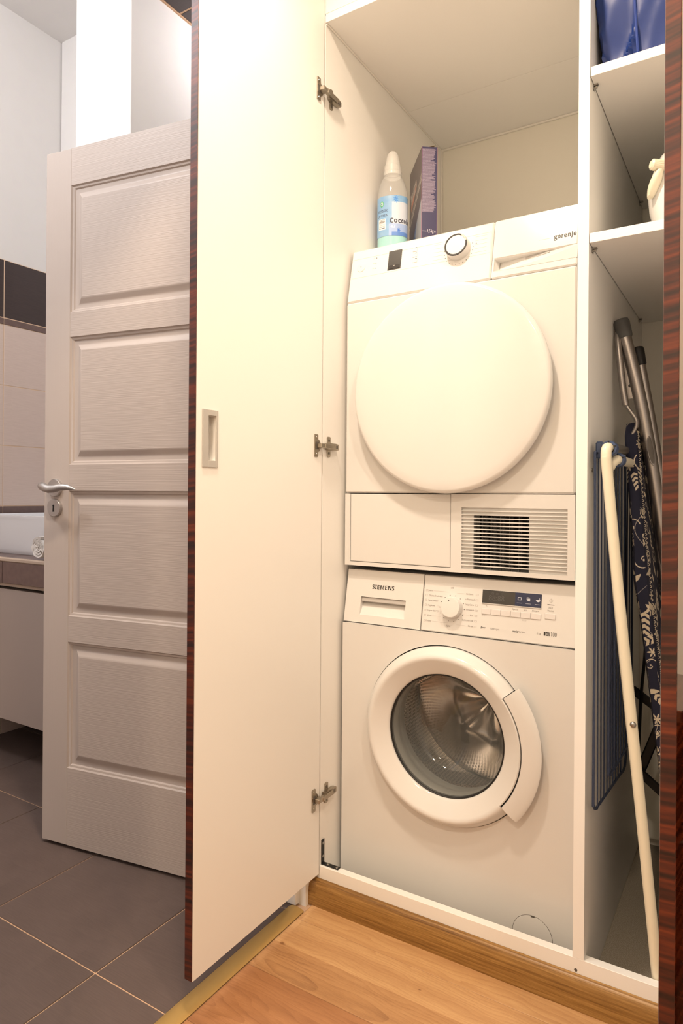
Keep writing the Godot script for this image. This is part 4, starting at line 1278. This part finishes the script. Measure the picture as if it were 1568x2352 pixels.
	var side := paint(128, 768, 1.0, 1.0, func(x: float, y: float) -> Color:
		var c2 := Color(0.195, 0.185, 0.33)
		if x > 0.04 and x < 0.93 and y > 0.015 and y < 0.565:
			var row := floorf(y * 96.0)
			var blk := floorf(y * 24.0)
			var endx := 0.93 - 0.12 * absf(sin(row * 1.7)) - 0.36 * pow(absf(sin(blk * 2.3)), 6.0) * (1.0 if fposmod(row, 4.0) == 3.0 else 0.2)
			if x < endx: c2 = Color(0.53, 0.49, 0.57) if fposmod(y * 96.0, 1.0) < 0.62 and f2.get_noise_2d(x * 60.0, row * 3.0) > -0.35 else Color(0.40, 0.36, 0.46)
		if x < 0.025 or x > 0.975: c2 = Color(0.55, 0.30, 0.45)
		if y > 0.83 and y < 0.918:
			c2 = Color(0.93, 0.76, 0.22)
			if x > 0.06 and x < 0.42 and y > 0.842 and y < 0.90: c2 = Color(0.195, 0.185, 0.33) if f2.get_noise_2d(x * 14.0, y * 60.0) < 0.12 else Color(0.92, 0.90, 0.92)
			if x > 0.48 and x < 0.84 and y > 0.842 and y < 0.90: c2 = Color(0.195, 0.185, 0.33) if f2.get_noise_2d(x * 14.0 + 7.0, y * 60.0) < 0.05 else Color(0.92, 0.90, 0.92)
		var r := Vector2((x - 0.74) * 0.0455, (y - 0.785) * 0.329).length()
		if (r > 0.0042 and r < 0.0058) or r < 0.0026: c2 = Color(0.90, 0.88, 0.92)
		return c2)
	var front := paint(256, 512, 1.0, 1.0, func(x: float, y: float) -> Color:
		var c3 := Color(0.36, 0.33, 0.34).lerp(Color(0.22, 0.22, 0.40), ss(0.35, 0.7, y))
		var k := y - 0.62 + (x - 0.5) * 0.35
		if k > 0.0: c3 = Color(0.12, 0.36, 0.70).lerp(Color(0.70, 0.72, 0.76), ss(0.45, 0.62, x + 0.12 * f2.get_noise_2d(x * 5.0, y * 9.0)))
		if x < 0.24 and y > 0.70 and y < 0.88 and f2.get_noise_2d(x * 6.0, y * 8.0) > -0.2: c3 = Color(0.82, 0.33, 0.26)
		if absf(y - 0.52 + x * 0.25) < 0.010 or absf(y - 0.48 + x * 0.25) < 0.006: c3 = Color(0.80, 0.78, 0.76)
		if absf(y - 0.40 + x * 0.30) < 0.03 and x > 0.15 and x < 0.6: c3 = Color(0.74, 0.47, 0.38)
		if absf(y - 0.28 + x * 0.10) < 0.05 and x > 0.1 and x < 0.6 and f2.get_noise_2d(x * 14.0, y * 14.0) > 0.05: c3 = Color(0.70, 0.68, 0.66)
		return c3)
	var navy := mat(Color(0.21, 0.20, 0.36), 0.4)
	var sm := mat(Color.WHITE, 0.35)
	sm.albedo_texture = tex(side)
	var fm := mat(Color.WHITE, 0.3)
	fm.albedo_texture = tex(front)
	part("carton_body", boxes([
		[Vector3(0.0005, 0, -D + 0.0005), Vector3(0.0014, H, -0.0005)], [Vector3(W - 0.0014, 0, -D + 0.0005), Vector3(W - 0.0005, H, -0.0005)],
		[Vector3(0.0014, 0, -0.0014), Vector3(W - 0.0014, H, -0.0005)], [Vector3(0.0014, 0, -D + 0.0005), Vector3(W - 0.0014, H, -D + 0.0014)],
		[Vector3(0.0005, 0, -D + 0.0005), Vector3(W - 0.0005, 0.001, -0.0005)]]), navy, c)
	var sg := G.new()
	sg.quad_uv(Vector3(0, 0, 0), Vector3(W, 0, 0), Vector3(W, H, 0), Vector3(0, H, 0), Vector2(0, 1), Vector2(1, 1), Vector2(1, 0), Vector2(0, 0))
	part("printed_side", sg, sm, c)
	var fg := G.new()
	fg.quad_uv(Vector3(0, 0, -D), Vector3(0, 0, 0), Vector3(0, H, 0), Vector3(0, H, -D), Vector2(0, 1), Vector2(1, 1), Vector2(1, 0), Vector2(0, 0))
	part("printed_front", fg, fm, c)
	var lt := G.new()
	print_on(lt, "1,5 kg e", 0.0175, 0.0885, 0.0085, 0.0002, 0.0235)
	print_on(lt, "1,5 kg e", 0.0025, 0.0640, 0.0085, 0.0002, 0.0210)
	bar(lt, 0.0030, 0.0878, 0.0150, 0.0890, 0.0002)
	bar(lt, 0.0275, 0.0615, 0.0400, 0.0628, 0.0002)
	part("weight_lettering", lt, mat(Color(0.90, 0.88, 0.92), 0.4), c)
	var fl := G.new()
	fl.box(Vector3(0, 0, -0.055), Vector3(0.034, 0.0006, 0), 0.0, Transform3D(Basis(Vector3(0, 0, 1), 0.30), Vector3(0.008, H + 0.001, -0.012)))
	part("top_flap", fl, mat(Color(0.70, 0.60, 0.46), 0.8), c)

# ---------------------------------------------------------------- right section
func smooth_path(pts: Array, n := 6) -> Array:
	var o := []
	for i in pts.size() - 1:
		var a: Vector3 = pts[maxi(i - 1, 0)]
		var b: Vector3 = pts[i]
		var c: Vector3 = pts[i + 1]
		var d: Vector3 = pts[mini(i + 2, pts.size() - 1)]
		for k in n: o.append(b.cubic_interpolate(c, a, d, k / float(n)))
	o.append(pts[-1])
	return o

func build_right_section() -> void:
	blue_bag()
	steamer()
	drying_rack()
	ironing_board()
	# black folded bar frame far back
	var bf := thing("folding_frame", "black flat-bar frame lying folded behind the drying rack leg at the back of the cabinet", "frame", Vector3(0.713, -0.013, -0.535))
	var up := Vector3(0, 0, 1)
	for q in [[Vector3(-0.046, 0.545, 0.0), Vector3(0.042, 0.490, 0.008)], [Vector3(0.040, 0.500, 0.018), Vector3(-0.022, 0.322, 0.022)], [Vector3(-0.034, 0.345, 0.032), Vector3(0.060, 0.275, 0.038)]]:
		var g := G.new()
		var d: Vector3 = (q[1] - q[0])
		var x := d.normalized()
		var y := up.cross(x).normalized()
		g.box(Vector3(0, -0.012, -0.004), Vector3(d.length(), 0.012, 0.004), 0.003, Transform3D(Basis(x, y, x.cross(y)), q[0]))
		part("bar", g, M.black, bf)
	var leg := G.new()
	leg.tube([Vector3(0.055, 0.280, 0.036), Vector3(0.060, 0.014, 0.03)], 0.009, 8)
	part("leg", leg, M.black, bf)
	var cb := G.new()
	cb.tube(smooth_path([Vector3(-0.008, 0.78, 0.012), Vector3(-0.010, 0.655, 0.012), Vector3(-0.018, 0.55, 0.014), Vector3(-0.022, 0.45, 0.016), Vector3(-0.024, 0.33, 0.022)]), 0.0042, 8)
	part("strap", cb, M.black, bf)

func blue_bag() -> void:
	var b := thing("plastic_bag", "crumpled blue plastic bag lying on the upper shelf", "bag", Vector3(0.781, 1.9480, -0.180))
	var n1 := noise(77, 3.6, 1)
	var n2 := noise(78, 4.0, 3)
	var g := G.new()
	var rings := []
	var m := 128
	for i in 57:
		var v := i / 56.0
		var y := 0.305 * v
		var ring := PackedVector3Array()
		var w := lerpf(0.120, 0.128, ss(0.0, 0.5, v)) * (1.0 - 0.35 * ss(0.85, 1.0, v))
		var d := lerpf(0.145, 0.160, ss(0.0, 0.5, v)) * (1.0 - 0.3 * ss(0.85, 1.0, v))
		for k in m:
			var s := 4.0 * k / m
			var side := int(s)
			var f := (s - side) * 2.0 - 1.0
			var cx: float = [1.0, -f, -1.0, f][side]
			var cz: float = [f, 1.0, -f, -1.0][side]
			var soft := 1.0 - 0.10 * pow(absf(cx * cz), 6.0)
			cx *= soft; cz *= soft
			var e := Vector3(cx, 0, cz)
			var q := Vector3(cx * 0.1, y * 0.75, cz * 0.14)
			var fold := pow(1.0 - absf(n1.get_noise_3d(q.x * 2.4, q.y * 1.1, q.z * 2.4)), 4.0) * 0.016 + pow(1.0 - absf(n1.get_noise_3d(q.x * 2.0 + 5.0, q.y * 2.2 - q.x * 3.0, q.z * 2.0)), 5.0) * 0.012 + n2.get_noise_3dv(q * 1.2) * 0.012 - 0.012
			fold = lerpf(fold, -0.002 + 0.25 * fold, ss(-0.42, -0.30, cx) * ss(0.6, 0.9, cz))
			var p := Vector3(cx * (w + fold * 0.6), y, cz * (d + fold))
			p.x = clampf(p.x, -0.1185 + 0.0035 * sin(y * 30.0) * float(v < 0.9), 0.114)
			p.z = clampf(p.z, -0.20, 0.165)
			ring.append(p)
		rings.append(ring)
	g.loft(rings)
	part("bag_body", g, mat(Color(0.05, 0.185, 0.46), 0.45), b, 35.0)
	var seam := G.new()
	seam.tube(smooth_path([Vector3(-0.036, 0.002, 0.143), Vector3(-0.039, 0.06, 0.149), Vector3(-0.043, 0.13, 0.153), Vector3(-0.047, 0.20, 0.156)]), 0.0026, 6)
	part("welded_seam", seam, mat(Color(0.12, 0.24, 0.56), 0.3), b)

func steamer() -> void:
	var s := thing("steam_cleaner", "white rounded household appliance with a ribbed cream knob on the lower shelf", "appliance", Vector3(0.818, 1.6031, -0.13))
	var g := G.new()
	g.lathe(PackedVector2Array([Vector2(0.0, 0.0), Vector2(0.044, 0.0), Vector2(0.047, 0.004), Vector2(0.058, 0.03), Vector2(0.067, 0.06), Vector2(0.0705, 0.09), Vector2(0.069, 0.115), Vector2(0.063, 0.140), Vector2(0.054, 0.160), Vector2(0.046, 0.176), Vector2(0.030, 0.190), Vector2(0.012, 0.196), Vector2(0.0, 0.197)]), 48, Transform3D(), 0.0, TAU, 0.95)
	for i in g.p.size(): g.p[i] = Vector3(g.p[i].x * 0.92, g.p[i].y, g.p[i].z * 0.92)
	part("housing", g, M.gloss, s, 60.0)
	# the knob points out to the left front
	var dir := Vector3(-0.80, 0.10, 0.55).normalized()
	var y := dir
	var x := y.cross(Vector3.UP).normalized()
	var base := Vector3(-0.028, 0.138, 0.052)
	var kb := G.new()
	var rings := []
	for q in [[0.0, 0.0115], [0.018, 0.0115], [0.026, 0.0110], [0.029, 0.0075]]:
		var r := PackedVector3Array()
		for k in 40:
			var a := TAU * k / 40.0
			var rad: float = q[1] * (1.0 if k % 2 == 0 or q[0] > 0.02 else 0.93)
			r.append(base + y * q[0] + (x * cos(a) + x.cross(y) * sin(a)) * rad)
		rings.append(r)
	kb.loft(rings)
	part("knob", kb, M.cream, s, 20.0)
	# spout flap under the knob
	var sp := G.new()
	var sr := []
	for i in 7:
		var f := i / 6.0
		var r := PackedVector3Array()
		for k in 16:
			var a := TAU * k / 16.0
			var wdt := lerpf(0.006, 0.016, sin(f * PI * 0.75 + 0.3))
			r.append(Vector3(-0.054 + 0.016 * f, lerpf(0.083, 0.126, f), 0.046 + 0.012 * f) + Vector3(-0.8, 0.0, 0.45).normalized() * cos(a) * wdt * 0.75 + Vector3(0.45, 0.25, 0.8).normalized() * sin(a) * wdt)
		sr.append(r)
	sp.loft(sr)
	part("spout_flap", sp, M.cream, s, 50.0)

func drying_rack() -> void:
	var d := thing("drying_rack", "folded blue wire clothes drying rack with cream tube legs, leaning on the cabinet divider", "drying rack", Vector3(0.66, 0.0, -0.03))
	# wire panel parallel to the divider
	var x := 0.011
	var out := [Vector3(x - 0.002, 1.150, 0.010), Vector3(x, 0.90, 0.012), Vector3(x, 0.46, 0.013), Vector3(x, 0.415, 0.010), Vector3(x, 0.398, -0.012), Vector3(x, 0.392, -0.06), Vector3(x + 0.002, 0.372, -0.28), Vector3(x + 0.003, 0.366, -0.345), Vector3(x + 0.003, 0.385, -0.372), Vector3(x + 0.002, 0.45, -0.38), Vector3(x, 0.90, -0.37), Vector3(x - 0.001, 1.135, -0.36), Vector3(x - 0.001, 1.15, -0.335)]
	var fr := G.new()
	fr.tube(smooth_path(out, 5), 0.0029, 8)
	fr.tube([out[0], out[-1]], 0.0029, 8)
	part("wire_frame", fr, M.blue_wire, d)
	for k in 9:
		var z := -0.026 - 0.036 * k
		var g := G.new()
		g.tube([Vector3(x + 0.001, 0.392 + 0.08 * (z + 0.02), z), Vector3(x - 0.001, 1.148, z + 0.006)], 0.0016, 6)
		part("wire", g, M.blue_wire, d)
	# second, folded wing just in front of the first
	var f2 := G.new()
	f2.tube(smooth_path([Vector3(x + 0.020, 1.14, -0.035), Vector3(x + 0.019, 0.80, -0.04), Vector3(x + 0.018, 0.50, -0.05), Vector3(x + 0.018, 0.455, -0.08), Vector3(x + 0.018, 0.445, -0.32), Vector3(x + 0.018, 0.47, -0.355), Vector3(x + 0.018, 0.80, -0.355), Vector3(x + 0.019, 1.13, -0.345)], 5), 0.0028, 8)
	part("wire_frame", f2, M.blue_wire, d)
	for k in 7:
		var z := -0.08 - 0.04 * k
		var g := G.new()
		g.tube([Vector3(x + 0.018, 0.447, z), Vector3(x + 0.019, 1.138, z + 0.010)], 0.0016, 6)
		part("wire", g, M.blue_wire, d)
	# blue plastic joints, one behind the other, around the bent legs
	var ends := [[Vector3(0.034, 1.158, -0.012), 0.0165], [Vector3(0.044, 1.136, -0.050), 0.0155]]
	for e in ends:
		var g := G.new()
		var ax := Transform3D(Basis(Vector3.RIGHT, PI / 2), e[0])
		var r: float = e[1]
		g.lathe(PackedVector2Array([Vector2(r * 0.66, -0.011), Vector2(r, -0.011), Vector2(r, 0.011), Vector2(r * 0.94, 0.0125), Vector2(r * 0.70, 0.0125), Vector2(r * 0.66, 0.010), Vector2(r * 0.66, -0.011)]), 28, ax)
		g.box(e[0] + Vector3(-0.028, -0.020, -0.013), e[0] + Vector3(-r * 0.75, 0.016, 0.003), 0.003)
		part("joint", g, M.blue, d)
	var hl := G.new()
	for e in ends:
		for k in 3:
			var a := deg_to_rad(20.0 + 70.0 * k)
			hl.box(e[0] + Vector3(cos(a) * e[1] * 0.82 - 0.0016, sin(a) * e[1] * 0.82 - 0.0016, 0.0122), e[0] + Vector3(cos(a) * e[1] * 0.82 + 0.0016, sin(a) * e[1] * 0.82 + 0.0016, 0.0132))
	part("joint_slots", hl, M.black, d).set_meta("kind", "stuff")
	for q in [[[Vector3(0.034, 1.158, -0.030), Vector3(0.033, 1.160, -0.004), Vector3(0.0315, 1.1560, 0.008), Vector3(0.0315, 1.140, 0.013), Vector3(0.034, 1.110, 0.013), Vector3(0.055, 0.88, 0.010), Vector3(0.083, 0.60, 0.006), Vector3(0.118, 0.25, 0.000), Vector3(0.1405, 0.012, -0.004)], 0.0108],
		[[Vector3(0.046, 1.136, -0.19), Vector3(0.045, 1.136, -0.055), Vector3(0.042, 1.1340, -0.030), Vector3(0.0340, 1.122, -0.024), Vector3(0.0290, 1.09, -0.028), Vector3(0.047, 0.86, -0.037), Vector3(0.075, 0.58, -0.041), Vector3(0.110, 0.25, -0.045), Vector3(0.1325, 0.012, -0.047)], 0.0105]]:
		var g := G.new()
		g.tube(smooth_path(q[0], 5), q[1], 16)
		part("leg", g, M.cream, d, 60.0)
	var rv := G.new()
	rv.lathe(PackedVector2Array([Vector2(0.0062, 0.0), Vector2(0.0056, 0.0028), Vector2(0.0035, 0.0046), Vector2(0.0, 0.0052)]), 20, Transform3D(Basis(Vector3.RIGHT, PI / 2), Vector3(0.0870, 0.598, 0.0158)))
	part("rivet", rv, M.steel, d)
	for q in [Vector3(0.141, 0.0, -0.004), Vector3(0.1330, 0.0, -0.047)]:
		var ft := G.new()
		ft.lathe(PackedVector2Array([Vector2(0, 0), Vector2(0.0125, 0), Vector2(0.0125, 0.03), Vector2(0.0112, 0.032)]), 16, Transform3D(Basis(), q))
		part("foot", ft, M.blue, d)
	var cb := G.new()
	cb.tube([Vector3(0.040, 1.160, -0.02), Vector3(0.036, 1.165, -0.19)], 0.010, 10)
	part("crossbar", cb, M.steel, d)

func ironing_board() -> void:
	var d := thing("ironing_board", "ironing board with a navy floral cover and silver tube legs, standing upright", "ironing board", Vector3(0.80, 0.0, -0.30))
	# board frame: y runs along the board, x is its thickness, z its width
	var top := Vector3(-0.102, 1.235, 0.0)
	var foot := Vector3(0.045, 0.03, 0.0)
	var ydir := (top - foot).normalized()
	var zdir := Vector3(0, 0, 1)
	var xdir := ydir.cross(zdir).normalized()
	var fr := Transform3D(Basis(xdir, ydir, zdir), foot)
	var L := (top - foot).length()
	# pattern of the cover
	var rng := RandomNumberGenerator.new()
	rng.seed = 5
	var flowers := []
	for k in 56: flowers.append([rng.randf(), (k + rng.randf() * 0.8) / 56.0, rng.randi() % 4, rng.randf() * TAU, 0.9 + 0.5 * rng.randf()])
	var w0 := 0.30
	var pat := paint(384, 1536, w0, 1.2, func(x: float, y: float) -> Color:
		var navy := Color(0.075, 0.085, 0.18)
		var cream := Color(0.80, 0.75, 0.66)
		for f in flowers:
			var dy: float = y - f[1] * 1.2
			if absf(dy) > 0.032: continue
			for sh in [0.0, 0.075, 0.15, 0.225]:
				var dx: float = fposmod(x - f[0] * w0 + sh + 0.15, w0) - 0.15
				if absf(dx) > 0.04: continue
				var p: Vector2 = Vector2(dx, dy).rotated(f[3] + sh * 20.0) / f[4]
				var r: float = p.length()
				var a: float = p.angle()
				if f[2] == 0:
					if r < 0.0095 * (0.62 + 0.38 * cos(a * 6.0)): return cream
				elif f[2] == 1:
					if absf(p.x) < 0.016 and absf(p.y - 0.0015) < 0.0055 * cos(p.x / 0.016 * PI / 2): return cream
				elif f[2] == 2:
					if absf(r - (0.004 + 0.0022 * fposmod(a, TAU))) < 0.0011: return cream
					if r < 0.0022: return cream
				else:
					for k in 4:
						var q: Vector2 = p - Vector2(0.0, -0.018 + 0.010 * k)
						if absf(absf(q.x) - 0.004) < 0.004 and absf(q.y + absf(q.x) * 0.7) < 0.0032: return cream
		if absf(fposmod(x * 13.0 + 0.35 * sin(y * 37.0), 1.0) - 0.5) < 0.012: return cream.lerp(navy, 0.25)
		return navy)
	var pm := mat(Color.WHITE, 0.85)
	pm.albedo_texture = tex(pat)
	pm.uv1_scale = Vector3(1.0 / w0, 1.0 / 1.2, 1)
	# outline in (z, y): narrow rounded nose on top, wide tail below
	var cov := G.new()
	cov.off = Vector2(0.02, 0.0)
	var rings := []
	for i in 41:
		var y := L * i / 40.0
		var u := (L - y)
		var hw := 0.15 * pow(clampf(u / 0.42, 0.0, 1.0), 0.55)
		hw = minf(hw, 0.15 * sqrt(clampf(1.0 - pow(clampf((0.05 - y) / 0.05, 0.0, 1.0), 2.0), 0.05, 1.0)))
		hw = maxf(hw, 0.012)
		var ring := PackedVector3Array()
		var th := 0.0155 if u > 0.01 else 0.011
		var sag := 0.006 * exp(-pow((u - 0.36) / 0.05, 2.0))
		for q in [[-1.0, 0.0], [-1.0, 0.5], [-0.9, 0.92], [-0.6, 1.0], [0.6, 1.0], [0.9, 0.92], [1.0, 0.5], [1.0, 0.0], [1.0, -0.5], [0.9, -0.92], [0.6, -1.0], [-0.6, -1.0], [-0.9, -0.92], [-1.0, -0.5]]:
			ring.append(fr * Vector3(q[0] * (th + (sag if q[0] < 0 else 0.0)), y, q[1] * hw))
		rings.append(ring)
	cov.loft(rings)
	part("cover", cov, pm, d, 50.0)
	# crocheted edging along the underside
	var ed := G.new()
	for i in 90:
		var y := L - 0.03 - 0.0095 * i
		var u := L - y
		var hw := minf(0.15 * pow(clampf(u / 0.42, 0.0, 1.0), 0.55), 0.15)
		for s in [1.0]:
			ed.tube([fr * Vector3(0.0155, y, s * hw * 0.99), fr * Vector3(0.0185, y + 0.003, s * hw * 0.97), fr * Vector3(0.0155, y + 0.006, s * hw * 0.99)], 0.0011, 5)
	part("edging", ed, mat(Color(0.66, 0.62, 0.56), 0.8), d).set_meta("kind", "stuff")
	# two tube legs folded along the underside, with end caps
	var legs := [[Vector3(-0.118, 1.452, 0.015), Vector3(-0.073, 1.247, 0.015), Vector3(-0.027, 0.945, 0.015), Vector3(0.04, 0.50, 0.015), Vector3(0.075, 0.20, 0.02)], [Vector3(-0.092, 1.395, -0.055), Vector3(-0.060, 1.210, -0.055), Vector3(-0.018, 0.93, -0.055), Vector3(0.05, 0.48, -0.055), Vector3(0.08, 0.20, -0.05)]]
	var r := [0.0145, 0.0115]
	for k in 2:
		var g := G.new()
		g.tube(smooth_path(legs[k], 5), r[k], 18)
		var lm := part("leg", g, M.satin, d, 60.0)
		var cp := G.new()
		var dirv: Vector3 = (legs[k][0] - legs[k][1]).normalized()
		var a: Vector3 = legs[k][0]
		cp.tube([a - dirv * 0.012, a - dirv * 0.008, a + dirv * 0.028, a + dirv * 0.034, a + dirv * 0.036], [r[k] * 1.02, r[k] * 1.22, r[k] * 1.27, r[k] * 1.12, r[k] * 0.7], 18)
		part("end_cap", cp, M.rubber if k == 0 else M.dark_rubber, lm, 40.0)
	# slot cut in the first tube and hole in the second
	var so := G.new()
	var q0: Vector3 = legs[0][1].lerp(legs[0][2], 0.27)
	var qd: Vector3 = (legs[0][2] - legs[0][1]).normalized()
	var face := Vector3(0.35, 0.05, 0.93)
	face = (face - qd * face.dot(qd)).normalized()
	var sd := qd.cross(face)
	var rim := []
	var fill := []
	for k in 24:
		var an := TAU * k / 24.0
		var e := sd * cos(an) * 0.0068 + qd * sin(an) * 0.034
		var lift := sqrt(maxf(0.0, 0.0145 * 0.0145 - pow(cos(an) * 0.0068, 2.0)))
		rim.append(q0 + e + face * (lift + 0.0016))
		fill.append(q0 + e * 0.9 + face * (lift + 0.0013))
	so.tube(rim, 0.0012, 6, false, true)
	part("slot_rim", so, M.satin, d)
	var sf := G.new()
	for k in 24:
		var a0 := TAU * k / 24.0
		var a1 := TAU * (k + 1) / 24.0
		var m0 := q0 + qd * sin(a0) * 0.0306 + face * 0.0159
		var m1 := q0 + qd * sin(a1) * 0.0306 + face * 0.0159
		sf.quad(m0, fill[k], fill[(k + 1) % 24], m1)
	part("slot", sf, M.groove, d)
	var hh := G.new()
	disc(hh, 0, 0, 0, 0.006, 0.001, 14)
	var hm := part("hole", hh, M.black, d)
	hm.position = Vector3(-0.0255, 1.045, -0.0425)
	hm.rotation.y = 0.3
	# under-frame tube beside the cover
	var uf := G.new()
	uf.tube([fr * Vector3(0.027, L - 0.10, 0.0), fr * Vector3(0.027, L - 0.60, 0.02), fr * Vector3(0.027, 0.15, 0.03)], 0.008, 12)
	part("under_frame", uf, M.satin, d)
	var pl := G.new()
	pl.box(Vector3(0.0160, L - 0.105, -0.012), Vector3(0.036, L - 0.055, 0.012), 0.003, fr)
	part("frame_plug", pl, M.black, d)
	# iron rest: flat bent loop with a drilled plate
	var ir := holder("iron_rest", d, Vector3(-0.1265, 1.24, 0.0))
	var lp := G.new()
	lp.tube(smooth_path([Vector3(0.030, -0.035, 0.030), Vector3(0.040, -0.004, 0.030), Vector3(0.016, 0.040, 0.03), Vector3(0.008, 0.085, 0.03), Vector3(0.0, 0.16, 0.028), Vector3(-0.006, 0.215, 0.015), Vector3(-0.002, 0.232, -0.03), Vector3(0.006, 0.215, -0.10), Vector3(0.012, 0.14, -0.12), Vector3(0.022, 0.04, -0.12), Vector3(0.044, -0.004, -0.11)], 6), 0.0045, 10)
	part("rest_loop", lp, M.satin, ir, 60.0)
	var bd := G.new()
	bd.tube(smooth_path([Vector3(0.016, 0.036, 0.031), Vector3(0.008, 0.085, 0.031), Vector3(0.0, 0.16, 0.029), Vector3(-0.006, 0.212, 0.016), Vector3(-0.003, 0.226, -0.02)], 6), 0.0075, 12)
	part("rest_band", bd, M.satin, ir, 60.0)
	var rp := G.new()
	rp.extrude(PackedVector2Array([Vector2(0.002, 0.160), Vector2(0.030, 0.140), Vector2(0.040, 0.055), Vector2(0.018, 0.055)]), 0.006, 0.008)
	part("rest_plate", rp, M.satin, ir)
	var rh := G.new()
	disc(rh, 0.0165, 0.132, 0.0078, 0.0040, 0.0005, 14)
	disc(rh, 0.0215, 0.086, 0.0078, 0.0040, 0.0005, 14)
	part("rest_holes", rh, M.black, ir).set_meta("kind", "stuff")
